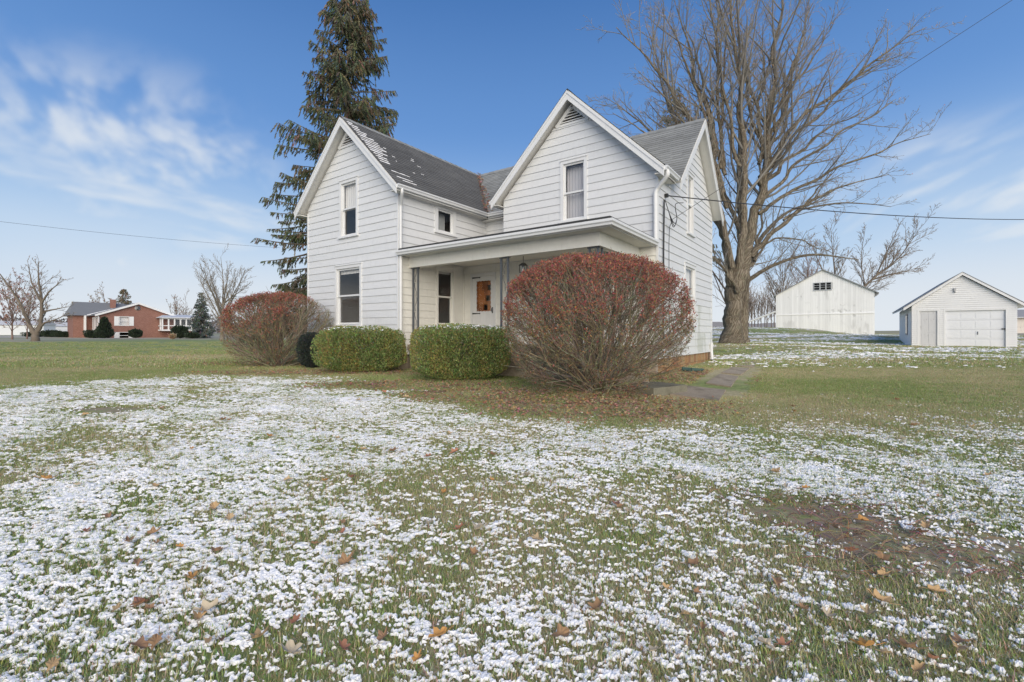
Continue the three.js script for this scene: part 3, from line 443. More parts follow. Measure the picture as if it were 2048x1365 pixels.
// ---- porch
const PX1 = -4.1, PZ1 = -8.83, GXR = -3.72, GZF = -8.45;
{
  let y = 2.24; const pr = hgroup('porch_roof'), x0 = XA1 + 0.05, dz = GZF - ZG, sl = 0.13, wx = GXR - dz;
  const y2 = y; y = y2 + 0.02; const g = new MB(); const A = [x0, y, GZF], B = [GXR, y, GZF], C = [GXR, y, ZG + 0.02], D = [wx, y + sl * dz, ZG + 0.02], E = [x0, y + sl * dz, ZG + 0.02], E2 = [x0, y + sl * (GZF - ZR), ZR + 0.02], D2 = [XG, y + sl * (GZF - ZR), ZR + 0.02], D3 = [XG, y + sl * dz, ZG + 0.02];
  g.quad(A, B, D, E); g.tri(B, C, D); g.quad(E, D3, D2, E2); g.put('roofing', M.tar, pr);
  const ed = new MB(); ed.box(x0, GXR + 0.02, y - 0.055, y - 0.004, GZF - 0.03, GZF + 0.02); ed.box(GXR - 0.03, GXR + 0.02, y - 0.055, y - 0.004, ZG + 0.02, GZF - 0.031); ed.put('drip_edge', M.tar, pr);
  const ce = new MB(); ce.box(x0, GXR - 0.04, 2.075, 2.095, ZG + 0.02, GZF - 0.04); ce.put('ceiling', M.cream, pr);
  const fs = new MB(); fs.box(x0, GXR, 2.06, 2.2, GZF - 0.035, GZF - 0.006); fs.box(GXR - 0.035, GXR - 0.006, 2.06, 2.2, ZG + 0.02, GZF - 0.036); fs.put('fascia', M.trim, pr);
  const gm = M.trim, prof = [[0, 0], [0.08, 0], [0.09, 0.04], [0.115, 0.065], [0.115, 0.115], [0.1, 0.115], [0.1, 0.07], [0.075, 0.045], [0.07, 0.012], [0, 0.012]], gg = new MB();
  for (let i = 0; i < prof.length; i++) { const p = prof[i], q = prof[(i + 1) % prof.length], zf = GZF - 0.006, xr = GXR - 0.006, yb = 2.075; const a0 = [x0 - 0.02, yb + p[1], zf + p[0]], a1 = [xr + p[0], yb + p[1], zf + p[0]], a2 = [xr + p[0], yb + p[1], ZG + 0.06], b0 = [x0 - 0.02, yb + q[1], zf + q[0]], b1 = [xr + q[0], yb + q[1], zf + q[0]], b2 = [xr + q[0], yb + q[1], ZG + 0.06]; gg.quad(a0, a1, b1, b0); gg.quad(a1, a2, b2, b1); }
  gg.put('gutter', gm, pr);
  const bm = new MB(); bm.box(XA1 + 0.01, PX1, 1.79, 2.074, PZ1 - 0.2, PZ1); hput(bm, 'porch_beam', M.cream); const bm2 = new MB(); bm2.box(PX1 - 0.2, PX1 - 0.001, 1.79, 2.074, ZG + 0.02, PZ1 - 0.201); hput(bm2, 'porch_beam', M.cream);
  const sm = new MB(); sm.box(-7.06, -7.03, 1.785, 2.076, PZ1 - 0.02, PZ1 + 0.006); hput(sm, 'joint_strip', M.cream);
  const ir = M.iron, up = (w, x, z) => { const g = new MB(); g.box(x - 0.02, x + 0.02, -0.31, 1.79, z - 0.02, z + 0.02); g.put('upright', ir, w); };
  const scroll = (w, xm, z, ex, ez, half) => { for (let k = 0; k < 5; k++) { const g = new MB(), y0 = -0.2 + k * 0.4, flip = k % 2 ? -1 : 1, pts = []; for (let i = 0; i <= 30; i++) { const t = i / 30, a = t * Math.PI * 2.6, rr = half * (0.25 + 0.5 * Math.abs(t - 0.5)); const q = flip * (lerp(-half, half, t) * 0.55 + Math.cos(a) * rr * 0.6); pts.push([xm + ex * q, y0 + t * 0.36 + Math.sin(a) * rr * 0.5, z + ez * q]); } g.tube(pts, 0.007, 5); g.put('scroll', ir, w); } };
  const post = (xa, xb, z) => { const w = hgroup('porch_post'); up(w, xa, z); up(w, xb, z); scroll(w, (xa + xb) / 2, z, 1, 0, Math.abs(xb - xa) / 2 - 0.02); const b = new MB(); b.box(xa - 0.04, xb + 0.04, 1.765, 1.789, z - 0.03, z + 0.03); b.put('plate', ir, w); };
  const zc = PZ1 - 0.1; post(-9.70, -9.51, zc); post(-6.68, -6.48, zc);
  const w = hgroup('porch_post'); up(w, -4.38, zc); up(w, -4.19, zc); up(w, -4.19, zc - 0.2); scroll(w, -4.285, zc, 1, 0, 0.07); scroll(w, -4.19, zc - 0.1, 0, 1, 0.07); const pb = new MB(); pb.box(-4.42, -4.15, 1.765, 1.789, zc - 0.03, zc + 0.03); pb.put('plate', ir, w);
  const fl = new MB(); fl.box(XA1 + 0.02, PX1 + 0.06, -0.44, -0.31, ZG + 0.02, PZ1 + 0.06); hput(fl, 'porch_floor', M.concrete); const bs = new MB(); bs.box(XA1 + 0.04, PX1, -1.15, -0.44, ZG - 0.1, PZ1); hput(bs, 'porch_base', M.concrete);
  // storm door with a scalloped light over a stained door with three small lights
  const d = hgroup('door'), F = FG, fr = new MB(); block(fr, F, -9.48, -9.42, -0.31, 1.82, -0.1, 0.04); block(fr, F, -8.56, -8.5, -0.31, 1.82, -0.1, 0.04); block(fr, F, -9.42, -8.56, 1.73, 1.82, -0.1, 0.04); fr.put('frame', M.trim, d);
  const sh = new THREE.Shape([[-9.415, -0.30], [-8.565, -0.30], [-8.565, 1.725], [-9.415, 1.725]].map(([a, b]) => new THREE.Vector2(a, b))), hole = new THREE.Path(), L = -9.27, R = -8.68, Bm = 0.65, Tp = 1.60, pts = [];
  const wave = (a, b, n, fn) => { for (let i = 0; i < n; i++) pts.push(fn(lerp(a, b, i / n), i)); };
  wave(L, R, 30, (s, i) => [s, Bm + 0.022 * Math.abs(Math.sin(i / 30 * Math.PI * 5))]); wave(Bm, Tp, 40, (y2, i) => [R - 0.022 * Math.abs(Math.sin(i / 40 * Math.PI * 7)), y2]); wave(R, L, 30, (s, i) => [s, Tp - 0.022 * Math.abs(Math.sin(i / 30 * Math.PI * 5))]); wave(Tp, Bm, 40, (y2, i) => [L + 0.022 * Math.abs(Math.sin(i / 40 * Math.PI * 7)), y2]);
  hole.setFromPoints(pts.map(([a, b]) => new THREE.Vector2(a, b))); sh.holes.push(hole);
  const dg = new THREE.ExtrudeGeometry(sh, { depth: 0.03, bevelEnabled: false }); dg.translate(0, 0, ZG - 0.012); put('leaf', dg, M.trim, d);
  const gl = new MB(); gl.quad([L, Bm, ZG], [R, Bm, ZG], [R, Tp, ZG], [L, Tp, ZG]); gl.put('pane', M.glass, d);
  const wood = std(0.42, 0.16, 0.05, 0.45, { map: rep(T.bark, 0.2, 0.3) }); const lights = [[-8.90, 1.30], [-8.97, 0.98], [-9.06, 0.70]], ish = new THREE.Shape([[-9.42, -0.3], [-8.56, -0.3], [-8.56, 1.73], [-9.42, 1.73]].map(([p, q]) => new THREE.Vector2(p, q))); for (const [p, q] of lights) ish.holes.push(new THREE.Path([[p, q], [p + 0.17, q], [p + 0.17, q + 0.17], [p, q + 0.17]].map(([m, n]) => new THREE.Vector2(m, n)))); const ig = new THREE.ExtrudeGeometry(ish, { depth: 0.05, bevelEnabled: false }); ig.translate(0, 0, ZG - 0.12); put('inner_leaf', ig, wood, d);
  for (const [a, b] of lights) { const q = new MB(), z = ZG - 0.1; q.quad([a, b, z], [a + 0.17, b, z], [a + 0.17, b + 0.17, z], [a, b + 0.17, z]); q.put('door_light', M.glass, d); }
  for (const yh of [0.6, 1.695]) { const q = new MB(), P = F.P; q.hexa([P(-9.41, yh - 0.022, 0.026), P(-9.12, yh - 0.01, 0.026), P(-9.12, yh - 0.01, 0.018), P(-9.41, yh - 0.022, 0.018), P(-9.41, yh + 0.022, 0.026), P(-9.12, yh + 0.01, 0.026), P(-9.12, yh + 0.01, 0.018), P(-9.41, yh + 0.022, 0.018)]); block(q, F, -9.135, -9.1, yh - 0.018, yh + 0.018, 0.018, 0.03); q.put('hinge', M.black, d); }
  const hd = new MB(); block(hd, F, -8.645, -8.615, 0.6, 0.78, 0.018, 0.03); hd.tube([[-8.63, 0.75, ZG + 0.03], [-8.63, 0.74, ZG + 0.07], [-8.63, 0.66, ZG + 0.07], [-8.63, 0.64, ZG + 0.03]], 0.009, 6); hd.put('handle', M.black, d);
  // foundation of glazed brown blocks under the side wall
  const fd = hgroup('foundation'); const cols = [std(1.0, 0.62, 0.32, 0.6, { map: rep(T.concrete, 1.3) }), std(1.0, 0.74, 0.44, 0.6, { map: rep(T.concrete, 1.1) }), std(0.8, 0.46, 0.26, 0.65, { map: rep(T.concrete, 1.5) })]; const r = rng(12);
  for (let i = 0; i < 26; i++) { const z = ZF + 0.06 + i * 0.2; if (z > ZG - 0.25) break; for (let j = 0; j < 2; j++) { const g = new MB(), y0 = -1.12 + j * 0.26; g.box(XC - 0.2, XC - 0.03 - 0.012 * r(), y0 + 0.006, y0 + 0.254, z + 0.006, z + 0.194); g.put('block', cols[Math.floor(r() * 3)], fd); } }
  const fm = new MB(); fm.box(XA0 + 0.05, XC - 0.06, -1.2, BASE - 0.03, ZF + 0.05, ZG - 0.05); fm.box(XA0 + 0.05, XA1 - 0.05, -1.2, BASE - 0.002, ZG - 0.05, ZA - 0.04); fm.put('mortar_wall', M.concrete, fd);
}
{ // lantern on the porch ceiling
  const l = thing('porch_lantern', 'small black four sided hanging lantern under the porch ceiling', 'lantern', [-6.2, EYE + 1.42, -9.15]);
  const a = new MB(); a.tube([[0, 0.24, 0], [0, 0.655, 0]], 0.006, 6); a.put('rod', M.black, l); const cap = new MB(); cap.hexa([[-0.085, 0.17, 0.085], [0.085, 0.17, 0.085], [0.085, 0.17, -0.085], [-0.085, 0.17, -0.085], [-0.025, 0.235, 0.025], [0.025, 0.235, 0.025], [0.025, 0.235, -0.025], [-0.025, 0.235, -0.025]]); cap.put('cap', M.black, l);
  const f = new MB(); for (const [x, z] of [[-0.06, -0.06], [0.06, -0.06], [0.06, 0.06], [-0.06, 0.06]]) f.box(x - 0.008, x + 0.008, 0, 0.17, z - 0.008, z + 0.008); f.box(-0.07, 0.07, 0, 0.014, -0.07, 0.07); f.put('cage', M.black, l);
  for (const [x, z, t] of [[0, 0.058, 0], [0.058, 0, 1]]) { const q = new MB(); t ? q.quad([x, 0.015, 0.05], [x, 0.015, -0.05], [x, 0.168, -0.05], [x, 0.168, 0.05]) : q.quad([-0.05, 0.015, z], [0.05, 0.015, z], [0.05, 0.168, z], [-0.05, 0.168, z]); q.put('pane', M.glass, l); } const bu = new MB(); bu.tube([[0, 0.02, 0], [0, 0.07, 0], [0, 0.12, 0]], [0.018, 0.026, 0.008], 8, null, true); bu.put('bulb', std(0.7, 0.68, 0.6, 0.3), l);
}
{ // snow left on the roof courses near the front gable, leaves in the valley
  const g = new MB(), r = rng(21), C = 0.135; const NLn = [K / NL, 1 / NL, 0];
  const strip = (s0, s1, k, w, h) => { const t = -0.02 + k * C + 0.004, n = 4; for (let i = 0; i < n; i++) { const a = lerp(s0, s1, i / n), b = lerp(s0, s1, (i + 1) / n), o = 0.014, wa = w * (0.5 + r()), p = PA; const A = [p(a, t, o), p(b, t, o), p(b, t + wa, o * 0.7), p(a, t + wa, o * 0.7), p(a, t + 0.01, o + h), p(b, t + 0.01, o + h), p(b, t + wa * 0.8, o + h * 0.8), p(a, t + wa * 0.8, o + h * 0.8)]; g.hexa(A); } };
  for (let k = 8; k < 24; k++) { const u = (24 - k) / 16; strip(0.06 + 0.06 * r(), 0.06 + (0.2 + 0.42 * Math.sin(u * 2.6)) * (0.6 + 0.6 * r()), k, 0.05, 0.01); }
  for (let i = 0; i < 9; i++) { const k = 7 + Math.floor(r() * 10), s = 0.8 + r() * 1.9 * (0.4 + 0.6 * r()); strip(s, s + 0.04 + 0.12 * r(), k, 0.03, 0.007); }
  for (let k = 1; k < 6; k++) if (r() < 0.8) strip(0.2 + r() * 0.3, 0.5 + r() * 0.5, k, 0.03, 0.008);
  const m = g.put('roof_snow', M.snow, null, 'stuff'); m.position.y = EYE; m.userData.label = 'thin leftover snow lying along the shingle courses near the front gable';
}
{ // service entrance: insulator, conduit, drip loops and wires on the side wall
  const sv = thing('service_cable', 'black electric service cable with drip loops running down the side wall', 'cable', [XC, EYE, -11.5]);
  const P = (z, y, o) => [o, y, z + 11.5], g = new MB(); g.tube([P(-11.42, 3.24, 0.06), P(-11.42, 2.0, 0.045), P(-11.42, -0.2, 0.045)], 0.02, 7); g.put('conduit', M.wire, sv);
  const ins = new MB(); ins.box(0.02, 0.1, 3.34, 3.42, -0.14, -0.06); ins.put('insulator', M.black, sv);
  for (const [dz, dy, s] of [[0.62, 0.95, 1], [0.68, 0.85, 1], [0.55, 1.0, 0.9]]) { const c = new THREE.CatmullRomCurve3([P(-11.45, 3.24, 0.07), P(-11.52, 2.95, 0.14), P(-11.75, 3.24 - dy * 0.62, 0.2 * s), P(-11.98, 2.85, 0.2), P(-12.1, 3.28, 0.14), P(-12.2, 3.30, 0.3)].map((p) => V(...p))); const q = new MB(); q.tube(c.getPoints(24).map((p) => p.toArray()), 0.009, 5); q.put('drip_loop', M.wire, sv); }
  const q2 = new MB(); q2.tube([P(-12.0, 2.85, 0.08), P(-11.88, 2.66, 0.05), P(-11.86, 2.2, 0.04), P(-11.9, 1.0, 0.035), P(-11.9, -0.2, 0.035)], 0.007, 5); q2.put('phone_line', M.wire, sv);
}
function wire(label, a, b, sag, rad) {
  const g = new MB(), n = 40, pts = []; for (let i = 0; i <= n; i++) { const t = i / n; pts.push([lerp(a[0], b[0], t) - a[0], lerp(a[1], b[1], t) - sag * 4 * t * (1 - t) - a[1], lerp(a[2], b[2], t) - a[2]]); }
  g.tube(pts, rad, 5); const m = g.put('overhead_wire', M.wire); m.position.set(...a); return tag(m, label, 'wire');
}
const along = (u, v, d) => { const r = d * (u - 1024) / 939.9, [x, z] = toWorld(r, d); return [x, EYE + d * (666.8 - v) / 939.9, z]; };
wire('thick service wire sagging from the house wall insulator out past the garage', [XC + 0.06, EYE + 3.38, -11.6], along(2500, 388, 30), 1.05, 0.014);
wire('thin straight wire climbing steeply from the side wall', [XC + 0.06, EYE + 2.86, -12.0], along(2450, -277, 11), 0.02, 0.006);
wire('thin utility wire running over the open field to the spruce', along(-160, 424, 42), along(560, 496, 60), 0.3, 0.014);
// ---------------------------------------------------------------- trees and shrubs
const norm = (v) => { const l = Math.hypot(v[0], v[1], v[2]) || 1; return [v[0] / l, v[1] / l, v[2] / l]; };
const smoothPts = (pts, n) => new THREE.CatmullRomCurve3(pts.map((p) => V(p[0], p[1], p[2])), false, 'centripetal').getPoints(n).map((p) => p.toArray());
function lateral(dir, ang, az) {                                     // a direction ang away from dir
  const d = norm(dir), h = Math.abs(d[1]) < 0.9 ? [0, 1, 0] : [1, 0, 0], a = norm([d[1] * h[2] - d[2] * h[1], d[2] * h[0] - d[0] * h[2], d[0] * h[1] - d[1] * h[0]]), b = [d[1] * a[2] - d[2] * a[1], d[2] * a[0] - d[0] * a[2], d[0] * a[1] - d[1] * a[0]];
  const c = Math.cos(ang), s = Math.sin(ang), p = Math.cos(az), q = Math.sin(az);
  return [d[0] * c + (a[0] * p + b[0] * q) * s, d[1] * c + (a[1] * p + b[1] * q) * s, d[2] * c + (a[2] * p + b[2] * q) * s];
}
function wander(r, start, dir, len, n, bend, trop) {
  const pts = [start]; let d = norm(dir), p = start;
  for (let i = 0; i < n; i++) { d = norm([d[0] + bend * (r() - 0.5) * 2, d[1] + bend * (r() - 0.5) * 2 + trop, d[2] + bend * (r() - 0.5) * 2]); p = [p[0] + d[0] * len / n, p[1] + d[1] * len / n, p[2] + d[2] * len / n]; pts.push(p); }
  return pts;
}
// spec: [children per metre, length share, angle, twig radius floor]
function ramify(r, mb, pts, rad, level, o) {
  const n = pts.length, L = pts.reduce((s, p, i) => s + (i ? Math.hypot(p[0] - pts[i - 1][0], p[1] - pts[i - 1][1], p[2] - pts[i - 1][2]) : 0), 0), lv = o.levels[level]; if (!lv) return;
  const count = Math.max(lv.min ?? 2, Math.round(L * lv.per * (0.8 + 0.4 * r())));
  for (let i = 0; i < count; i++) {
    const t = lerp(lv.from ?? 0.2, 1, (i + r()) / count), f = t * (n - 1), k = Math.min(n - 2, Math.floor(f)), q = f - k, a = pts[k], b = pts[k + 1], s = [lerp(a[0], b[0], q), lerp(a[1], b[1], q), lerp(a[2], b[2], q)], dir = [b[0] - a[0], b[1] - a[1], b[2] - a[2]];
    const pr = lerp(rad[k], rad[Math.min(n - 1, k + 1)], q), len = Math.max(lv.least ?? 0.25, (lv.len ?? L * lv.share) * (0.55 + 0.7 * r()) * (1 - 0.45 * t * (lv.tip ?? 1))), r0 = Math.max(o.thin, Math.min(pr * 0.7, lv.rad * len)), sg = lv.seg, d = lateral(dir, lv.ang * (0.7 + 0.6 * r()), r() * 6.283);
    if (o.droop && d[1] < -0.3) d[1] *= 0.3;
    const p2 = wander(r, s, d, len, sg, lv.bend, lv.trop), rr = p2.map((_, j) => lerp(r0, Math.max(o.thin * 0.8, r0 * 0.35), j / sg)), c = o.color(r, level);
    mb.tube(p2, rr, lv.sides, c);
    if (o.leaf && level >= o.levels.length - 1) o.leaf(r, mb, p2);
    ramify(r, mb, p2, rr, level + 1, o);
  }
}
const barkTone = (base, spread = 0.35) => (r, l) => { const k = 1 - spread / 2 + spread * r(), w = 0.22 * l; return [base[0] * k * (1 + w), base[1] * k * (1 + w * 0.9), base[2] * k * (1 + w * 0.7)]; };
function bareTree(name, label, at, turn, limbs, o, gr) {
  const t = thing(name, label, 'tree', at, turn, gr), r = rng(o.seed), tr = new MB(), cr = new MB();
  for (const L of limbs) {
    const pts = smoothPts(L.map((p) => [p[0], p[1], p[2]]), L.length * 5), rad = pts.map((_, i) => { const f = i / (pts.length - 1) * (L.length - 1), k = Math.min(L.length - 2, Math.floor(f)); return lerp(L[k][3], L[k + 1][3], f - k); });
    const q = pts.map((p, i) => [p[0] + (r() - 0.5) * Math.min(rad[i], 0.25) * 0.5 + (o.kink ?? 0) * (fbm(i * 0.33 + L[0][0] * 7 + L[1][1], 3, 2) - 0.5) * sstep(0.4, 0.1, rad[i]), p[1], p[2] + (r() - 0.5) * Math.min(rad[i], 0.25) * 0.5]);
    tr.tube(q, rad, rad[0] > 0.3 ? 18 : 8, o.trunkMat ? null : o.color(r, 0), false, rad[0] > 0.3 ? 0.24 : 0.1);
    if (L.twigs !== false) ramify(r, cr, q, rad, 0, o);
  }
  tr.put('trunk', o.trunkMat ?? M.twig, t); cr.put('crown', M.twig, t);
  return t;
}
const spot = (r, d, dy = 0) => { const [x, z] = toWorld(r, d); return [x, terrain(r, d) + dy, z]; };
const facing = TURN;                                                 // local x runs to the side, -z away
// big maple behind the house
const MAPLE = [
  Object.assign([[0.0, -1.2, 0, 1.05], [0.02, 0.2, 0, 0.6], [0.06, 0.8, 0, 0.41], [0.1, 1.9, 0, 0.36], [0.2, 2.8, 0, 0.4], [0.42, 3.7, 0, 0.44], [0.7, 4.5, 0, 0.34], [0.95, 5.2, 0, 0.2]], { twigs: false }),
  [[0.0, 3.0, 0.1, 0.36], [-0.45, 4.8, 0.2, 0.33], [-0.85, 6.4, 0.3, 0.29], [-1.0, 8.4, 0.5, 0.24], [-1.3, 11, 0.7, 0.18], [-2.2, 14, 0.6, 0.11], [-3.0, 17.3, 0.3, 0.04]],
  [[0.3, 3.8, 0.2, 0.36], [0.5, 6.8, 0.4, 0.30], [0.4, 10, 0.6, 0.23], [0.0, 13, 0.8, 0.17], [-0.5, 16, 1, 0.11], [-0.9, 20, 1, 0.04]],
  [[0.75, 4.3, -0.1, 0.46], [1.25, 6.6, -0.1, 0.40], [1.7, 8.5, 0, 0.34], [1.85, 10.5, 0, 0.25], [2.0, 13, 0.1, 0.18], [2.3, 16, 0.1, 0.12], [2.7, 20.5, 0.1, 0.04]],
  [[1.8, 9.7, 0, 0.24], [2.9, 12.2, -0.6, 0.17], [4.0, 15.2, -1.2, 0.11], [5.4, 19, -1.8, 0.035]],
  [[1.75, 9.2, 0, 0.24], [3.2, 11.2, 0.5, 0.16], [5.0, 12.9, 1, 0.11], [6.9, 14.3, 1.4, 0.07], [8.6, 15.4, 1.7, 0.025]],
  [[1.6, 8.3, 0, 0.2], [3.4, 9.9, -0.6, 0.13], [5.8, 11.6, -1.2, 0.08], [8.0, 12.9, -1.6, 0.025]],
  [[0.9, 4.5, 0.2, 0.24], [1.9, 5.6, 0.5, 0.19], [3.0, 6.8, 0.8, 0.13], [4.6, 7.7, 1.0, 0.08], [7.0, 8.4, 1.3, 0.02]],
  [[0.8, 3.7, -0.3, 0.17], [1.5, 4.3, -0.7, 0.14], [2.1, 5.7, -1.2, 0.11], [2.3, 7.5, -1.5, 0.08], [3.0, 10, -2, 0.03]],
  [[1.4, 4.4, -0.6, 0.12], [2.6, 5.6, -1, 0.085], [4.3, 5.7, -1.4, 0.06], [6.2, 5.1, -1.8, 0.02]],
  [[-0.2, 3.9, 0.4, 0.28], [-1.4, 7.3, 1, 0.21], [-2.5, 10.4, 1.5, 0.15], [-4.2, 13.0, 1.8, 0.10], [-6.3, 15.2, 2, 0.03]],
  [[-0.7, 6, 0.2, 0.22], [-2.0, 9.4, -0.5, 0.17], [-3.0, 13, -1, 0.11], [-3.9, 17.5, -1.4, 0.03]],
  [[-1.2, 8, 0.6, 0.14], [-3.4, 10.4, 0.2, 0.1], [-5.2, 12, -0.3, 0.06], [-6.6, 13.1, -0.5, 0.02]],
  [[0.2, 9, 0.6, 0.16], [-0.9, 12, 1.2, 0.11], [-1.7, 15.5, 1.7, 0.07], [-2.1, 19.5, 2, 0.03]],
  [[1.85, 10.8, 0, 0.15], [1.2, 13.5, -0.6, 0.1], [0.8, 17, -1, 0.05], [0.6, 20, -1, 0.02]],
  [[0.2, 2.6, 0.5, 0.2], [-0.9, 3.8, 0.7, 0.12], [-2.2, 5.2, 1, 0.07], [-3.4, 7.2, 1.2, 0.03]],
  [[2.6, 6.3, 0.6, 0.1], [4.2, 7.9, 0.2, 0.07], [6.0, 9.4, -0.4, 0.03]], [[3.0, 6.8, 0.8, 0.09], [4.8, 6.9, 1.6, 0.06], [6.8, 6.6, 2, 0.02]],
];
{ const q = rng(35); for (let i = 0; i < 15; i++) { const a = lerp(0.12, 3.02, (i + 0.5 * q()) / 14.5), k = 0.82 + 0.2 * q(), ex = 1.3 + 7.9 * Math.cos(a) * k, ey = 9 + 10.2 * Math.sin(a) * k, sy = 5.6 + 3.6 * Math.abs(Math.sin(a)) + q(), sx = ex < 0.5 ? lerp(-0.6, 0.3, q()) - 0.05 * sy : 1.25 + 0.09 * (sy - 6), w = (q() - 0.5) * 5; MAPLE.push([[sx, sy, 0.1, 0.17], [lerp(sx, ex, 0.25), lerp(sy, ey, 0.36), w * 0.3, 0.125], [lerp(sx, ex, 0.6), lerp(sy, ey, 0.7), w * 0.7, 0.08], [ex, ey, w, 0.02]]); } }
const TWIGGY = [{ per: 1.85, share: 0.31, ang: 0.60, seg: 5, bend: 0.14, trop: 0.06, rad: 0.016, sides: 5, from: 0.22, least: 0.7 }, { per: 2.5, share: 0.42, ang: 0.62, seg: 3, bend: 0.16, trop: 0.07, rad: 0.010, sides: 4, least: 0.4 }, { per: 4.4, share: 0.5, ang: 0.6, seg: 2, bend: 0.18, trop: 0.06, rad: 0.008, sides: 3, least: 0.25, min: 3 }, ];
const budLeaf = (col, n, size) => (r, mb, p) => { for (let i = 0; i < n; i++) { const q = p[1 + Math.floor(r() * (p.length - 1))], a = [q[0] + (r() - 0.5) * 0.06, q[1] + (r() - 0.5) * 0.06, q[2] + (r() - 0.5) * 0.06], s = size * (0.6 + 0.8 * r()), d = norm([r() - 0.5, r() - 0.2, r() - 0.5]), e = norm([r() - 0.5, r() - 0.5, r() - 0.5]), c = col.map((x) => x * (0.7 + 0.6 * r())); mb.tri(a, [a[0] + d[0] * s, a[1] + d[1] * s, a[2] + d[2] * s], [a[0] + e[0] * s * 0.6, a[1] + e[1] * s * 0.6, a[2] + e[2] * s * 0.6], c); } };
bareTree('maple_tree', 'huge bare old maple with many upswept limbs behind the farmhouse', spot(11.42, 24.5), facing, MAPLE.map((L) => (L.twigs === false ? L : L.map((p) => [p[0], p[1], p[2], p[3] * 0.58]))), { kink: 0.6, seed: 31, thin: 0.0068, levels: TWIGGY, trunkMat: M.bark, color: barkTone([0.20, 0.185, 0.16], 0.45), leaf: budLeaf([0.42, 0.31, 0.21], 2, 0.05) });
bareTree('maple_tree', 'slimmer dark trunk standing right behind the huge old maple', spot(13.9, 28.5, 0), facing, [
  [[0, -0.3, 0, 0.55], [0, 0.4, 0, 0.40], [0.05, 3, 0, 0.36], [0.3, 6, -0.3, 0.3], [0.2, 10, -0.6, 0.2], [0.5, 15, -1, 0.06]], [[0.1, 4, 0, 0.16], [1.6, 6.6, -0.5, 0.12], [3.4, 8.2, -0.8, 0.08], [6.0, 9.0, -1, 0.02]], [[0.1, 3.6, 0, 0.14], [1.6, 4.6, 0.5, 0.1], [3.6, 5.2, 0.8, 0.07], [6.4, 4.9, 1, 0.02]], [[0.3, 6, 0, 0.14], [-1.2, 9, 0.4, 0.1], [-2.6, 12.5, 0.6, 0.03]]],
  { seed: 32, thin: 0.009, levels: TWIGGY.slice(0, 3).map((l, i) => ({ ...l, per: l.per * 0.7 })), trunkMat: M.bark, color: barkTone([0.17, 0.135, 0.10]) });
// generic bare crowns for the farther trees
function crownLimbs(seed, H, trunkH, spread, r0, n, lean = 0) {
  const r = rng(seed), L = [Object.assign([[0, -0.3, 0, r0 * 1.5], [0.02 * H * lean, trunkH * 0.3, 0, r0], [lean * trunkH * 0.5, trunkH, 0, r0 * 0.85], [lean * trunkH * 0.9, trunkH * 1.5, 0, r0 * 0.5], [lean * H * 0.6, H * 0.7, (r() - 0.5), r0 * 0.28], [lean * H * 0.7, H, (r() - 0.5) * 2, 0.02]])];
  for (let i = 0; i < n; i++) { const az = i * 2.4 + r(), y0 = lerp(trunkH * 0.8, H * 0.45, i / n), top = lerp(H * 0.62, H * 0.98, r()), sp = spread * lerp(1, 0.5, top / H) * (0.7 + 0.5 * r()), x0 = lean * y0 * 0.5; L.push([[x0, y0, 0, r0 * 0.5], [x0 + Math.cos(az) * sp * 0.35, lerp(y0, top, 0.35), Math.sin(az) * sp * 0.35, r0 * 0.34], [x0 + Math.cos(az) * sp * 0.72, lerp(y0, top, 0.68), Math.sin(az) * sp * 0.72, r0 * 0.2], [x0 + Math.cos(az) * sp, top, Math.sin(az) * sp, 0.02]]); }
  return L;
}
const FAR2 = (f, thin) => [{ ...TWIGGY[0], per: 1.3 * f }, { ...TWIGGY[1], per: 1.9 * f }, { ...TWIGGY[2], per: 2.4 * f, min: 2 }];
function farTree(label, r, d, H, tH, sp, r0, n, seed, o = {}) {
  return bareTree(o.name ?? 'bare_tree', label, spot(r, d), facing, (o.limbs ?? crownLimbs(seed, H, tH, sp, r0, n, o.lean ?? 0)).map((L) => L.map((p) => [p[0], p[1], p[2], Math.max(0.02, p[3] * 0.66)])), { seed, thin: o.thin ?? 0.012, levels: FAR2((o.f ?? 1) * 1.5), color: barkTone(o.col ?? [0.19, 0.155, 0.12]), leaf: o.leaf }, o.group);
}
const ud = (u, d) => [d * (u - 1024) / 939.9, d];
// behind the barn: two leaning leaders fanned out
farTree('bare tree with wide upswept limbs rising directly behind the barn roof', ...ud(1692, 78), 14, 3, 9, 0.4, 8, 41, { thin: 0.022, f: 0.75, limbs: [
  [[0, 0, 0, 0.45], [-0.3, 4, 0, 0.38], [-1.5, 8, 0, 0.26], [-2.4, 12, 0.5, 0.14], [-3.2, 17, 1, 0.03]], [[0.2, 2, 0, 0.4], [2.0, 6, 0, 0.32], [5.0, 9.2, 0, 0.24], [8.2, 12, 0.5, 0.15], [11.5, 17, 1, 0.03]], [[4.4, 8.6, 0, 0.2], [8, 9.6, -1, 0.14], [12, 10.4, -1.5, 0.08], [15, 11.6, -2, 0.02]], [[5, 9.2, 0, 0.18], [6, 13, 1, 0.12], [8, 18, 1.5, 0.03]], [[-1, 6, 0, 0.2], [-4.5, 10, 1, 0.13], [-6.6, 15, 1, 0.03]], [[-0.5, 5, 0, 0.18], [-5, 8, -1, 0.1], [-8, 11.5, -1, 0.02]], [[3.2, 7.5, 0, 0.15], [3.3, 12, -1, 0.1], [4, 17.5, -1, 0.02]]] });
farTree('slender bare tree between the maple and the barn', ...ud(1560, 74), 15, 3, 4.5, 0.22, 7, 42, { thin: 0.018, f: 0.8 });
farTree('thin bare tree with reddish twigs beside the barn gable', ...ud(1612, 76), 15, 4, 4, 0.22, 7, 43, { thin: 0.016, f: 0.8, col: [0.22, 0.15, 0.12] });
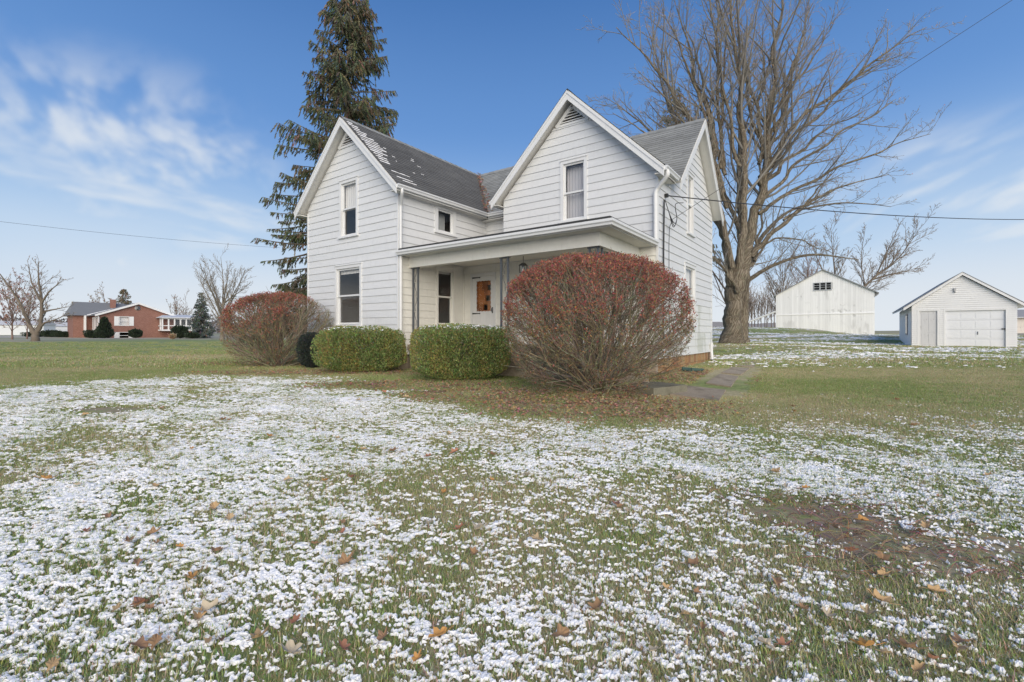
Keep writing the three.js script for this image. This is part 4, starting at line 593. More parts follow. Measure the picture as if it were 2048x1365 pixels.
{ // row of slim trees along the far field edge
  const r = rng(44), proto = [0, 1, 2].map((i) => { const q = farTree('slim bare tree in the row beyond the maple', ...ud(1486 + i * 9, 92 + i), 8.6, 3.2, 1.7, 0.13, 4, 45 + i, { thin: 0.018, f: 0.6, col: [0.24, 0.19, 0.155], group: 'slim trees in a row along the far field' }); return q; });
  for (let i = 0; i < 13; i++) { const [a, b] = ud(1470 + i * 6.4 + r() * 3, 90 + r() * 8); const c = copy(proto[i % 3], spot(a, b), r() * 6, 0.88 + 0.25 * r()); }
}
// left side: neighbour's trees
farTree('leaning bare tree with a low forked trunk near the brick house', ...ud(70, 52), 9.2, 2, 4.2, 0.30, 7, 51, { thin: 0.015, f: 0.9, limbs: [[[0, -0.2, 0, 0.6], [0, 0.7, 0, 0.42], [-0.5, 1.5, 0, 0.3], [-1.6, 4, 0, 0.2], [-2.8, 6.5, 0.4, 0.1], [-3.8, 8.6, 1, 0.02]], [[0.1, 0.7, 0, 0.36], [0.6, 2, 0, 0.28], [0.7, 4.4, 0, 0.22], [0.4, 6.6, 0, 0.14], [0.3, 8.8, 0, 0.02]], [[0.7, 4.2, 0, 0.18], [1.8, 5.4, 0.3, 0.11], [3.6, 6.8, 0.5, 0.02]], [[0.6, 3.2, 0, 0.15], [2, 3.6, -0.4, 0.09], [3.4, 3.9, -0.6, 0.02]], [[0.2, 0.9, 0, 0.24], [1.3, 2, 0.3, 0.16], [2.4, 2.3, 0.4, 0.1], [4.2, 3.1, 0.4, 0.02]], [[0.5, 4.6, 0, 0.16], [-0.8, 6.6, -0.4, 0.1], [-1.4, 8.6, -0.6, 0.02]], [[-1.2, 3.2, 0, 0.15], [-2.8, 4.4, -0.5, 0.08], [-4.2, 5, -0.6, 0.02]]], leaf: budLeaf([0.26, 0.15, 0.10], 1, 0.12) });
const rusty = budLeaf([0.30, 0.13, 0.085], 3, 0.2);
farTree('small tree holding rusty leaves beside the leaning tree', ...ud(24, 62), 8.2, 1.8, 2.4, 0.14, 7, 52, { thin: 0.016, f: 0.8, leaf: rusty, col: [0.2, 0.13, 0.1] });
farTree('small rusty leaved tree half hidden by the leaning tree', ...ud(54, 66), 7, 1.8, 2.0, 0.12, 6, 53, { thin: 0.016, f: 0.7, leaf: rusty, col: [0.2, 0.13, 0.1] });
farTree('large vase shaped bare tree between the brick house and the spruce', ...ud(444, 66), 11.6, 2.4, 5.4, 0.34, 11, 54, { thin: 0.014, f: 1.0, col: [0.21, 0.18, 0.145] });
farTree('thin half bare tree behind the sunroom', ...ud(352, 108), 9.5, 3, 3, 0.16, 6, 55, { thin: 0.02, f: 0.6, leaf: budLeaf([0.28, 0.18, 0.11], 2, 0.22) });
farTree('half bare tree with clinging brown leaves behind the chimney', ...ud(206, 116), 11, 3, 3.6, 0.2, 7, 56, { thin: 0.022, f: 0.6, leaf: budLeaf([0.25, 0.16, 0.09], 4, 0.26) });
farTree('round brown leaved tree at the end of the brick house', ...ud(168, 112), 7.2, 1.6, 3.6, 0.2, 8, 57, { thin: 0.022, f: 0.6, leaf: budLeaf([0.24, 0.11, 0.07], 6, 0.24) });
farTree('bare tree standing far behind the vase shaped tree', ...ud(372, 130), 11, 3, 4, 0.22, 7, 58, { thin: 0.024, f: 0.6 });
// ---- spruces: drooping branchlets on spreading boughs
function spruce(name, label, at, o) {
  const t = thing(name, label, 'tree', at, facing), r = rng(o.seed), tr = new MB(), bo = new MB(), cr = new MB(); const lean = o.lean ?? 0;
  const ax2 = (y) => [lean * y, 0];
  tr.tube([0, 0.25, 0.5, 0.75, 1].map((f) => [ax2(o.H * f)[0], o.H * f, 0]), [1, 0.8, 0.55, 0.3, 0.04].map((k) => k * o.r0), 9);
  const tuft = (p, d, s, c) => { for (let k = 0; k < 3; k++) { const a = norm([d[0] + (r() - 0.5) * 0.9, d[1] + (r() - 0.5) * 0.5, d[2] + (r() - 0.5) * 0.9]), b = norm([r() - 0.5, (r() - 0.5) * 0.5, r() - 0.5]), w = s * 0.20; cr.tri([p[0] - b[0] * w, p[1] - b[1] * w, p[2] - b[2] * w], [p[0] + b[0] * w, p[1] + b[1] * w, p[2] + b[2] * w], [p[0] + a[0] * s, p[1] + a[1] * s, p[2] + a[2] * s], c); } };
  for (let y = o.low; y < o.H - 0.3; y += o.gap * (0.7 + 0.6 * r())) {
    const f = (y - o.low) / (o.H - o.low), n = Math.round(lerp(o.n, o.n - 2, f) + r());
    for (let i = 0; i < n; i++) {
      const az = r() * 6.283, L = o.R * Math.pow(1 - f, o.pow ?? 0.72) * (0.55 + 0.6 * r()) + 0.25, dir = [Math.cos(az), lerp(-0.1, 0.35, f) + (r() - 0.5) * 0.2, Math.sin(az)], sg = 6, pts = [[ax2(y)[0], y, 0]]; let d = norm(dir), p = pts[0];
      for (let k = 0; k < sg; k++) { d = norm([d[0] + (r() - 0.5) * 0.2, d[1] + (k < 3 ? -0.10 : 0.10) * (1 - f * 0.6), d[2] + (r() - 0.5) * 0.2]); p = [p[0] + d[0] * L / sg, p[1] + d[1] * L / sg, p[2] + d[2] * L / sg]; pts.push(p); }
      bo.tube(pts, pts.map((_, k) => lerp(0.018 * L + 0.01, 0.008, k / sg)), 4);
      const m = Math.ceil(L * o.dens); 
      for (let k = 0; k < m; k++) {
        const q = Math.pow((k + r()) / m, 0.75) * sg; if (q < sg * 0.12) continue; const a = Math.min(sg - 1, Math.floor(q)), g = q - a, s = [lerp(pts[a][0], pts[a + 1][0], g), lerp(pts[a][1], pts[a + 1][1], g), lerp(pts[a][2], pts[a + 1][2], g)];
        const side = (r() - 0.5) * 2, fan = side * L * (o.fan ?? 0.2) * (1.05 - q / sg), clump = sstep(0.25, 0.65, fbm(s[0] * 1.7 + 40, s[1] * 1.1 + s[2] * 1.7 + 40, 2)), hang = o.hang * (0.3 + 1.1 * r() * r()) * (0.35 + 1.0 * clump); s[0] += -Math.sin(az) * fan; s[2] += Math.cos(az) * fan; s[1] -= Math.abs(fan) * 0.25; const bd = norm([-Math.sin(az) * side + Math.cos(az) * 0.4, -0.75 - 0.5 * r(), Math.cos(az) * side + Math.sin(az) * 0.4]), brown = r() < o.brown;
        const steps = Math.ceil(hang / o.step); let c2 = brown ? [0.26, 0.19, 0.115] : (r() < 0.5 ? [0.105, 0.122, 0.062] : [0.145, 0.152, 0.078]); c2 = (o.tint ? o.tint(c2) : c2).map((x) => x * (0.75 + 0.5 * r()));
        for (let e = 0; e < steps; e++) { const w = e / steps * hang; tuft([s[0] + bd[0] * w * (1 - 0.4 * w), s[1] + bd[1] * w, s[2] + bd[2] * w * (1 - 0.4 * w)], bd, o.tuft * (0.7 + 0.6 * r()), c2); }
      }
    }
  }
  tr.put('trunk', M.bark, t); bo.put('bough', std(0.14, 0.11, 0.08, 0.95), t); cr.put('crown', M.foliage, t);
  return t;
}
spruce('spruce_tree', 'tall ragged spruce with drooping boughs and cones behind the front gable', spot(...ud(680, 23.5)), { seed: 61, H: 18.5, low: 1.6, r0: 0.28, gap: 0.34, n: 7, R: 4.1, dens: 20, hang: 0.6, step: 0.085, tuft: 0.14, brown: 0.2, lean: 0.028, pow: 0.6, fan: 0.24 });
spruce('spruce_tree', 'dense blue grey spruce beside the sunroom', spot(...ud(402, 78)), { seed: 62, H: 8.0, low: 0.4, r0: 0.16, gap: 0.24, n: 9, R: 1.9, dens: 9, hang: 0.3, step: 0.13, tuft: 0.26, brown: 0.05, pow: 0.95, tint: (c) => [c[0] * 1.0, c[1] * 1.15, c[2] * 1.9] });
spruce('conifer_tree', 'thin brownish conifer rising behind the brick house roof', spot(...ud(247, 112)), { seed: 63, H: 11.6, low: 2.5, r0: 0.2, gap: 0.34, n: 8, R: 4.2, dens: 6, hang: 0.3, step: 0.16, tuft: 0.34, brown: 0.6, pow: 0.9 });
spruce('conifer_tree', 'dark conifer top showing behind the maple limbs over the house roof', spot(...ud(1352, 46)), { seed: 64, H: 24, low: 8, r0: 0.3, gap: 0.4, n: 7, R: 3.6, dens: 6, hang: 0.5, step: 0.14, tuft: 0.26, brown: 0.3 });

// ---- burning bushes
function burningBush(label, at, rx, ry, H, seed, o = {}) {
  const t = thing('red_bush', label, 'bush', at, facing), r = rng(seed), st = new MB(), lf = new MB(), yc = H * 0.56;
  const inside = (p) => (1 + 0.2 * (fbm(p[0] * 1.5 + seed, p[1] * 1.5 + p[2] * 1.3 + 5, 3) - 0.5)) * (Math.pow(Math.abs(p[0]) / rx, 2.3) + Math.pow(Math.abs(p[2]) / ry, 2.3) + Math.pow(Math.abs(p[1] - yc) / (p[1] > yc ? H - yc : yc * 1.12), 2.3));
  const red = [[0.38, 0.09, 0.08], [0.31, 0.07, 0.064], [0.38, 0.13, 0.09], [0.46, 0.20, 0.095], [0.28, 0.09, 0.068]], olive = [[0.26, 0.20, 0.06], [0.17, 0.16, 0.06], [0.30, 0.16, 0.07]];
  const stemC = [[0.28, 0.235, 0.165], [0.35, 0.295, 0.21], [0.20, 0.165, 0.115]];
  const leaf = (p, c, s) => { const a = norm([r() - 0.5, r() - 0.3, r() - 0.5]), b = norm([r() - 0.5, r() - 0.5, r() - 0.5]); lf.quad(p, [p[0] + a[0] * s + b[0] * s * 0.4, p[1] + a[1] * s + b[1] * s * 0.4, p[2] + a[2] * s + b[2] * s * 0.4], [p[0] + a[0] * s * 1.9, p[1] + a[1] * s * 1.9, p[2] + a[2] * s * 1.9], [p[0] + a[0] * s - b[0] * s * 0.4, p[1] + a[1] * s - b[1] * s * 0.4, p[2] + a[2] * s - b[2] * s * 0.4], c.map((x) => x * (0.7 + 0.6 * r()))); };
  const grow = (s, d, len, rad, lv) => {
    const sg = lv === 0 ? 7 : lv === 1 ? 4 : 3; const pts = [s]; let p = s, q = norm(d);
    for (let i = 0; i < sg; i++) { q = norm([q[0] + (r() - 0.5) * 0.22, q[1] + (r() - 0.5) * 0.22 + (lv ? 0.05 : 0.02), q[2] + (r() - 0.5) * 0.22]); const nx = [p[0] + q[0] * len / sg, Math.max(0.04, p[1] + q[1] * len / sg), p[2] + q[2] * len / sg]; if (inside(nx) > 0.97 + 0.06 * r() && (i > 0 || lv > 1)) break; p = nx; pts.push(p); }
    if (pts.length < 2) return; const n = pts.length - 1, c = stemC[Math.floor(r() * 3)].map((x) => x * (0.8 + 0.4 * r()));
    st.tube(pts, pts.map((_, i) => lerp(rad, rad * 0.55, i / n)), lv ? 3 : 5, c);
    if (lv < 3) { const k = [o.k0 ?? 8, 4, 3][lv]; for (let i = 0; i < k; i++) { const f = (lv ? 0.2 : 0.28) + (1 - (lv ? 0.2 : 0.28)) * (i + r()) / k, m = Math.min(n - 1, Math.floor(f * n)), g = f * n - m; grow([lerp(pts[m][0], pts[m + 1][0], g), lerp(pts[m][1], pts[m + 1][1], g), lerp(pts[m][2], pts[m + 1][2], g)], lateral([pts[m + 1][0] - pts[m][0], pts[m + 1][1] - pts[m][1], pts[m + 1][2] - pts[m][2]], 0.3 + 0.45 * r(), r() * 6.28), len * (0.34 + 0.2 * r()), Math.max(0.0026, rad * 0.55), lv + 1); } }
    if (lv >= 2) for (const e of pts) { const q2 = inside(e), top = (e[1] - yc * 0.75) / H; if (q2 < 0.5) continue; const bare = o.bare ? sstep(o.bare, o.bare + 0.2, e[0] / rx) : 0; const pr = (0.42 + 2.3 * clamp(top + 0.10)) * sstep(0.42, 0.9, q2) * (1 - bare) * (o.leafy ?? 1); const m = pr > r() ? 1 + Math.floor(pr * 1.8) : 0; for (let i = 0; i < m; i++) { const pal = r() < 0.86 - 0.7 * sstep(0.22, -0.05, top) ? red : olive; leaf([e[0] + (r() - 0.5) * 0.04, e[1] + (r() - 0.5) * 0.04, e[2] + (r() - 0.5) * 0.04], pal[Math.floor(r() * pal.length)], 0.015 + 0.013 * r()); } }
  };
  for (let i = 0; i < (o.stems ?? 74); i++) { const az = i * 2.39996 + r() * 0.5, el = Math.acos(1 - 0.97 * ((i + 0.5) / (o.stems ?? 74))), b = [(r() - 0.5) * 0.35, 0, (r() - 0.5) * 0.35], d = [Math.cos(az) * Math.sin(el) * rx, Math.cos(el) * H * 0.95 + 0.2, Math.sin(az) * Math.sin(el) * ry]; grow(b, d, Math.hypot(...d) * 1.12, 0.010 + 0.006 * r(), 0); }
  st.put('stems', M.twig, t); lf.put('leaves', M.foliage, t);
  return t;
}
burningBush('large dome shaped bush of bare stems topped with red leaves at the porch corner', spot(...ud(1190, 8.25)), 1.64, 1.4, 2.40, 71, { stems: 92, k0: 9, leafy: 1.15 });
burningBush('wide red topped bush beside the front gable wall, bare on one side', spot(...ud(557, 13.5)), 1.52, 1.2, 2.12, 72, { stems: 74, k0: 8, bare: 0.45 });
// ---- clipped evergreen shrubs
function hedge(name, label, at, turn, hx, hy, hz, seed, o) {
  const t = thing(name, label, 'shrub', at, turn), r = rng(seed), lf = new MB(), n = o.n, e = o.e ?? 3.5, st = new MB();
  const dens = (p) => fbm(p[0] * 5 + seed, p[1] * 5 + p[2] * 4, 3);
  for (let i = 0; i < n; i++) {
    const a = [r() * 2 - 1, r() * 2 - 1, r() * 2 - 1], m = Math.pow(Math.abs(a[0]) ** e + Math.abs(a[1]) ** e + Math.abs(a[2]) ** e, 1 / e); const deep = r() < 0.24; let k = (deep ? 0.25 + 0.6 * r() : 1 - Math.pow(r(), 2.2) * 0.42) / m; let p = [a[0] * k * hx, hy + a[1] * k * hy, a[2] * k * hz]; if (o.cone) { const q = 1.08 - p[1] / (2 * hy); p[0] *= q; p[2] *= q; }
    const lump = (fbm(p[0] * 2.3 + seed, p[1] * 2.3 + p[2] * 2.1, 3) - 0.5) * 0.34 + (fbm(p[0] * 9 + seed, p[1] * 9 + p[2] * 8, 2) - 0.5) * 0.12, under = sstep(0.45, 0.0, p[1] / hy); p = [p[0] * (1 + lump - 0.22 * under), Math.max(0.03, p[1] * (1 + lump * 0.35)), p[2] * (1 + lump - 0.22 * under)]; if (k * m > 0.8 && fbm(p[0] * 13 + seed, p[1] * 13 + p[2] * 12, 2) < 0.40) continue;
    const up = norm([a[0] * 0.8 + (r() - 0.5), 0.5 + r() * 0.6, a[2] * 0.8 + (r() - 0.5)]), b = norm([r() - 0.5, r() - 0.5, r() - 0.5]), stray = r() < 0.012 ? 2.4 : 1, s = o.s * (0.6 + 0.8 * r()) * stray, w = s * 0.42 / stray; let c = o.cols[Math.floor(r() * o.cols.length)]; const q = dens(p); if (o.tip && q > 0.56 && r() < 0.7) c = o.tip; c = c.map((x) => x * (0.7 + 0.6 * r()));
    lf.quad(p, [p[0] + up[0] * s * 0.5 + b[0] * w, p[1] + up[1] * s * 0.5 + b[1] * w, p[2] + up[2] * s * 0.5 + b[2] * w], [p[0] + up[0] * s, p[1] + up[1] * s, p[2] + up[2] * s], [p[0] + up[0] * s * 0.5 - b[0] * w, p[1] + up[1] * s * 0.5 - b[1] * w, p[2] + up[2] * s * 0.5 - b[2] * w], c);
  }
  for (let i = 0; i < 40; i++) { const az = r() * 6.28; st.tube([[0.1 * (r() - 0.5), -0.05, 0.1 * (r() - 0.5)], [Math.cos(az) * hx * 0.35 * r(), hy * 0.7, Math.sin(az) * hz * 0.35 * r()], [Math.cos(az) * hx * 0.75 * r(), hy * (1.1 + 0.6 * r()), Math.sin(az) * hz * 0.75 * r()]], [0.018, 0.012, 0.006], 4, [0.12, 0.095, 0.07]); }
  lf.put('leaves', M.foliage, t); st.put('stems', M.twig, t);
  if (o.snow) { const g = new MB(); for (let i = 0; i < o.snow; i++) { const x = (r() * 2 - 1) * hx * 0.84, z = (r() * 2 - 1) * hz * 0.75, y = hy * 2 * (1 - 0.1 * (Math.abs(x / hx) ** 4 + Math.abs(z / hz) ** 4)) - 0.01 + 0.05 * (r() - 0.5) + hy * (fbm(x * 2.3 + seed, hy * 4.6 + z * 2.1, 3) - 0.5) * 0.18, s = 0.012 + 0.022 * r(); const A = []; for (let k = 0; k < 6; k++) { const an = k / 6 * 6.28, q = s * (0.6 + 0.6 * r()); A.push([x + Math.cos(an) * q, y + (r() - 0.5) * 0.01, z + Math.sin(an) * q]); } for (let k = 0; k < 6; k++) g.tri([x, y + s * 0.5, z], A[(k + 1) % 6], A[k]); } g.put('snow_flecks', M.snow, t, 'stuff'); }
  return t;
}
const BOX = [[0.19, 0.25, 0.07], [0.25, 0.31, 0.095], [0.13, 0.18, 0.055], [0.33, 0.37, 0.14]];
hedge('boxwood_hedge', 'clipped boxwood with snow specks under the ground floor gable window', spot(...ud(725, 11.9)), facing + 0.35, 1.08, 0.56, 0.78, 81, { n: 60000, s: 0.034, cols: BOX, tip: [0.33, 0.30, 0.09], snow: 260 });
hedge('boxwood_hedge', 'clipped boxwood with snow specks in front of the porch door', spot(...ud(925, 10.25)), facing + 0.2, 1.06, 0.585, 0.8, 82, { n: 66000, s: 0.032, cols: BOX, tip: [0.33, 0.30, 0.09], snow: 260 });
hedge('yew_shrub', 'small dark bluish shrub squeezed between the red bush and the boxwood', spot(...ud(624, 12.9)), facing, 0.33, 0.5, 0.4, 83, { n: 14000, s: 0.035, e: 2.6, cols: [[0.03, 0.045, 0.04], [0.045, 0.06, 0.05], [0.02, 0.032, 0.028]] });

// two trees across the road behind the viewer, which the gable window mirrors
copy(scene.getObjectByName('conifer_tree'), spot(-31, -9), 2.1, 1.3, 'tall conifer across the lawn, mirrored in the gable window');
copy(scene.getObjectByName('bare_tree_022'), spot(-22, -12), 1.2, 1.3, 'big bare tree across the lawn, mirrored in the gable window');
// ---------------------------------------------------------------- outbuildings
{ // garage, square to the farmhouse
  const x0 = 3.06, x1 = 7.36, z0 = -36, z1 = -43.7, gy0 = 0.34, ev = 2.72, top = 4.62, cx = (x0 + x1) / 2 + 0.02, G0 = [cx, gy0, z0];
  const t = thing('garage', 'small white clapboard garage with a grey side door and a panelled overhead door', 'garage', G0), w = x1 - x0, hw = w / 2, sl = (top - ev) / (hw + 0.35);
  const wh = std(0.81, 0.815, 0.815, 0.6, { map: rep(T.paint, 0.4, 0.4) }), P = (x, y, z) => [x - cx, y, z - z0];
  const D1 = [3.42, 4.20, 0.0, 2.14], D2 = [4.55, 6.95, 0.0, 2.12];
  const s = new MB(); const lap = 0.115;
  for (let y = 0.04; y < top - gy0 - 0.25; y += lap) { const yt = y + lap, half = (yy) => Math.min(hw, (top - gy0 - 0.2 - yy) / sl); const h0 = half(y), h1 = half(yt); if (h0 < 0.05) break; let segs = [[-h0, h0, -h1, h1]]; for (const [a, b, c, d] of [D1, D2]) if (y < d + 0.06) { const p = a - cx - 0.09, q = b - cx + 0.09; segs = segs.flatMap(([l0, r0, l1, r1]) => { const o = []; if (l0 < p) o.push([l0, Math.min(r0, p), l1, Math.min(r1, p)]); if (r0 > q) o.push([Math.max(l0, q), r0, Math.max(l1, q), r1]); return o; }); }
    for (const [l0, r0, l1, r1] of segs) { s.quad([l0, y, 0.04], [r0, y, 0.04], [r1, yt, 0.004], [l1, yt, 0.004]); s.quad([l0, y, 0], [r0, y, 0], [r0, y, 0.04], [l0, y, 0.04]); }
    if (yt < ev - gy0) { const L = z0 - z1; s.quad([-hw - 0.018, y, -L], [-hw - 0.018, y, 0], [-hw - 0.004, yt, 0], [-hw - 0.004, yt, -L]); s.quad([-hw, y, -L], [-hw, y, 0], [-hw - 0.018, y, 0], [-hw - 0.018, y, -L]); } }
  s.put('clapboards', wh, t, 'stuff');
  const c = new MB(), L = z0 - z1; c.box(-hw, hw, 0, ev - gy0, -L, -0.15); c.box(-hw, D1[0] - cx, -0.1, ev - gy0, -0.15, 0); c.box(D1[1] - cx, D2[0] - cx, -0.1, ev - gy0, -0.15, 0); c.box(D2[1] - cx, hw, -0.1, ev - gy0, -0.15, 0); c.box(D1[0] - cx, D1[1] - cx, D1[3], ev - gy0, -0.15, 0); c.box(D2[0] - cx, D2[1] - cx, D2[3], ev - gy0, -0.15, 0);
  c.tri([-hw, ev - gy0, 0], [hw, ev - gy0, 0], [0, ev - gy0 + hw * sl, 0]); c.tri([hw, ev - gy0, -L], [-hw, ev - gy0, -L], [0, ev - gy0 + hw * sl, -L]); c.put('wall', wh, t);
  for (const [a, b, cc, d] of [D1, D2]) { const g = new MB(); g.box(a - cx - 0.09, a - cx, 0, d, 0, 0.03); g.box(b - cx, b - cx + 0.09, 0, d, 0, 0.03); g.box(a - cx - 0.09, b - cx + 0.09, d, d + 0.1, 0, 0.03); g.put('door_casing', wh, t); }
  const d1 = group('door', t), grey = std(0.62, 0.62, 0.63, 0.7, { map: rep(T.barn, 0.5) }), dl = new MB(); dl.box(D1[0] - cx, D1[1] - cx, 0.08, D1[3], -0.06, -0.03); dl.put('leaf', grey, d1);
  for (const [ya, yb] of [[0.2, 0.82], [0.98, 1.98]]) for (const k of [0, 1]) { const xa = D1[0] - cx + 0.1 + k * 0.31, g = new MB(); g.box(xa, xa + 0.27, ya, yb, -0.03, -0.022); g.put('panel', grey, d1); }
  const stp = new MB(); stp.box(D1[0] - cx - 0.05, D1[1] - cx + 0.08, -0.15, 0.075, 0.031, 0.35); stp.put('step', M.concrete, t);
  const d2 = group('overhead_door', t), dw = std(0.74, 0.75, 0.77, 0.5); for (let i = 0; i < 4; i++) { const y0 = 0.02 + i * 0.525; const g = new MB(); g.box(D2[0] - cx, D2[1] - cx, y0, y0 + 0.515, -0.1, -0.07); g.put('section', dw, d2); for (let j = 0; j < 4; j++) { const xa = D2[0] - cx + 0.06 + j * 0.59, q = new MB(); q.hexa([[xa, y0 + 0.07, -0.07], [xa + 0.5, y0 + 0.07, -0.07], [xa + 0.5, y0 + 0.07, -0.072], [xa, y0 + 0.07, -0.072], [xa, y0 + 0.44, -0.07], [xa + 0.5, y0 + 0.44, -0.07], [xa + 0.5, y0 + 0.44, -0.072], [xa, y0 + 0.44, -0.072]]); const q2 = new MB(); q2.box(xa, xa + 0.5, y0 + 0.08, y0 + 0.45, -0.07, -0.063); q2.put('panel', dw, d2); } }
  const ha = new MB(); ha.box(0.9 - 0.27, 0.93 - 0.27, 0.78, 0.95, -0.052, -0.03); ha.put('handle', M.iron, d2); const lk = new MB(); lk.box(D2[1] - cx - 0.14, D2[1] - cx + 0.02, 1.06, 1.12, -0.052, -0.02); lk.put('latch', M.black, d2);
  const oh = 0.38, rf = group('roof', t), shg = std(0.36, 0.36, 0.355, 0.95, { bumpMap: rep(T.grain, 2), bumpScale: 0.01 }), hy = top - gy0; for (const k of [-1, 1]) { const g = new MB(), xe = k * (hw + oh), ye = hy - (hw + oh) * sl, A = [[0, hy - 0.12, 0.16], [xe, ye - 0.12, 0.16], [xe, ye - 0.12, -L - 0.3], [0, hy - 0.12, -L - 0.3], [0, hy - 0.03, 0.16], [xe, ye - 0.03, 0.16], [xe, ye - 0.03, -L - 0.3], [0, hy - 0.03, -L - 0.3]]; g.hexa(k > 0 ? A : [A[1], A[0], A[3], A[2], A[5], A[4], A[7], A[6]]); g.put('slope', wh, rf); const q = new MB(), B = A.map((p, i) => [p[0] * 1.01, p[1] + (i < 4 ? 0.092 : 0.03), p[2] + (p[2] > 0 ? 0.06 : 0)]); q.hexa(k > 0 ? B : [B[1], B[0], B[3], B[2], B[5], B[4], B[7], B[6]]); q.put('shingles', shg, rf); const rk = new MB(), C = [[0, hy - 0.18, 0.2], [xe, ye - 0.18, 0.2], [xe, ye - 0.18, 0.162], [0, hy - 0.18, 0.162], [0, hy - 0.032, 0.2], [xe, ye - 0.032, 0.2], [xe, ye - 0.032, 0.162], [0, hy - 0.032, 0.162]]; rk.hexa(k > 0 ? C : [C[1], C[0], C[3], C[2], C[5], C[4], C[7], C[6]]); rk.put('rake_board', wh, rf); }
  const wn = group('window', t), wf = new MB(); wf.box(-hw - 0.05, -hw - 0.02, 0.75, 2.05, -2.9, -2.0); wf.put('frame', std(0.5, 0.42, 0.36, 0.8), wn); const wg = new MB(); wg.box(-hw - 0.056, -hw - 0.051, 0.85, 1.95, -2.8, -2.1); wg.put('pane', std(0.25, 0.2, 0.17, 0.15), wn);
  const lp = new MB(); lp.box(-0.35, -0.25, 3.25, 3.4, 0.01, 0.1); lp.tube([[-0.3, 3.25, 0.06], [-0.3, 3.15, 0.12]], 0.04, 6); lp.put('yard_light', std(0.4, 0.4, 0.4, 0.5), t);
}
{ // bank barn
  const z0 = -66, x0 = -7.14, x1 = 2.5, hw = (x1 - x0) / 2, cx = (x0 + x1) / 2, by = 0.75, ev = EYE + 4.72 - by, top = EYE + 7.5 - by, t = thing('barn', 'weathered white gable barn set into the grassy bank', 'barn', [cx, by, z0]), r = rng(91), L = 14, sl = (top - ev) / hw;
  const bm = new THREE.MeshStandardMaterial({ color: lin(0.88, 0.885, 0.885), vertexColors: true, roughness: 0.85, map: rep(T.barn, 0.11, 0.11) }), g = new MB();
  const n = 40; for (let i = 0; i < n; i++) { const a = lerp(-hw, hw, i / n), b = lerp(-hw, hw, (i + 1) / n) - 0.012, o = 0.03 + 0.012 * r(), k = 0.9 + 0.12 * r(), c = [k, k, k], y = (x) => top - Math.abs(x) * sl - 0.1, win = b > -0.9 && a < 0.85; for (const [lo, ha, hb, oo] of [[-0.6, 2.72, 2.72, o + 0.02], ...(win ? [[2.72, 5.55, 5.55, o], [6.33, y(a), y(b), o]] : [[2.72, y(a), y(b), o]])]) { g.quad([a, lo, oo], [b, lo, oo], [b, hb, oo], [a, ha, oo], c, [a, lo, b, lo, b, hb, a, ha]); g.quad([b, lo, oo], [b, lo, 0], [b, hb, 0], [b, hb, oo], c); g.quad([a, lo, 0], [a, lo, oo], [a, ha, oo], [a, ha, 0], c); } }
  g.put('boarding', bm, t, 'stuff');
  const c = new MB(); c.box(-hw, hw, -1, ev, -L, -0.01, [0.9, 0.9, 0.9]); c.put('wall', bm, t); const gs = new THREE.Shape([[-hw, ev], [hw, ev], [0, top - 0.1]].map(([p, q]) => new THREE.Vector2(p, q))); gs.holes.push(new THREE.Path([[-0.9, 5.55], [0.85, 5.55], [0.85, 6.33], [-0.9, 6.33]].map(([p, q]) => new THREE.Vector2(p, q)))); const gg = new THREE.ExtrudeGeometry(gs, { depth: 0.1, bevelEnabled: false }); gg.translate(0, 0, -0.11); put('gable_wall', gg, std(0.7, 0.7, 0.69, 0.85), t); const rg2 = new MB(); rg2.tri([hw, ev, -L], [-hw, ev, -L], [0, top - 0.1, -L]); rg2.put('rear_gable', std(0.7, 0.7, 0.69, 0.85), t);
  const bd = new MB(); bd.hexa([[-hw, 2.62, 0.12], [hw, 2.66, 0.12], [hw, 2.66, 0], [-hw, 2.62, 0], [-hw, 2.74, 0.1], [hw, 2.78, 0.1], [hw, 2.78, 0], [-hw, 2.74, 0]]); bd.put('ledge_board', std(0.82, 0.82, 0.8, 0.7), t);
  const wn = group('window', t), fr = std(0.40, 0.42, 0.44, 0.8), wy = 5.55; const f = new MB(); f.box(-0.95, 0.9, wy - 0.12, wy, 0.03, 0.1); f.box(-0.9, 0.85, wy + 0.78, wy + 0.86, 0.03, 0.1); for (const x of [-0.9, -0.33, -0.27, 0.25, 0.31, 0.79]) f.box(x, x + 0.06, wy, wy + 0.78, 0.03, 0.1); for (const y of [0.24, 0.5]) f.box(-0.9, 0.85, wy + y, wy + y + 0.05, 0.03, 0.08); f.put('frame', fr, wn); const p = new MB(); p.quad([-0.9, wy, 0.035], [0.85, wy, 0.035], [0.85, wy + 0.78, 0.035], [-0.9, wy + 0.78, 0.035]); p.put('pane', M.glass, wn);
  const hole = new MB(); hole.tube([[0.5, 0.42, 0.02], [0.5, 0.42, 0.09]], 0.17, 16, null, true); hole.put('pipe_hole_disc', M.black, t);  // black pipe end, its closed cap paints the dark inside of the hole
  const rf = group('roof', t); for (const k of [-1, 1]) { const q = new MB(), xe = k * (hw + 0.28), ye = top - (hw + 0.28) * sl, A = [[0, top - 0.1, 0.25], [xe, ye - 0.1, 0.25], [xe, ye - 0.1, -L - 0.2], [0, top - 0.1, -L - 0.2], [0, top, 0.25], [xe, ye, 0.25], [xe, ye, -L - 0.2], [0, top, -L - 0.2]]; q.hexa(k > 0 ? A : [A[1], A[0], A[3], A[2], A[5], A[4], A[7], A[6]]); q.put('slope', std(0.26, 0.27, 0.28, 0.7), rf); }
  const gu = new MB(); gu.tube([[hw + 0.32, top - (hw + 0.3) * sl - 0.05, 0.2], [hw + 0.3, ev - 0.35, 0.1], [hw + 0.05, ev - 0.6, 0.1]], 0.07, 6); gu.put('downspout', std(0.3, 0.3, 0.3, 0.6), t);
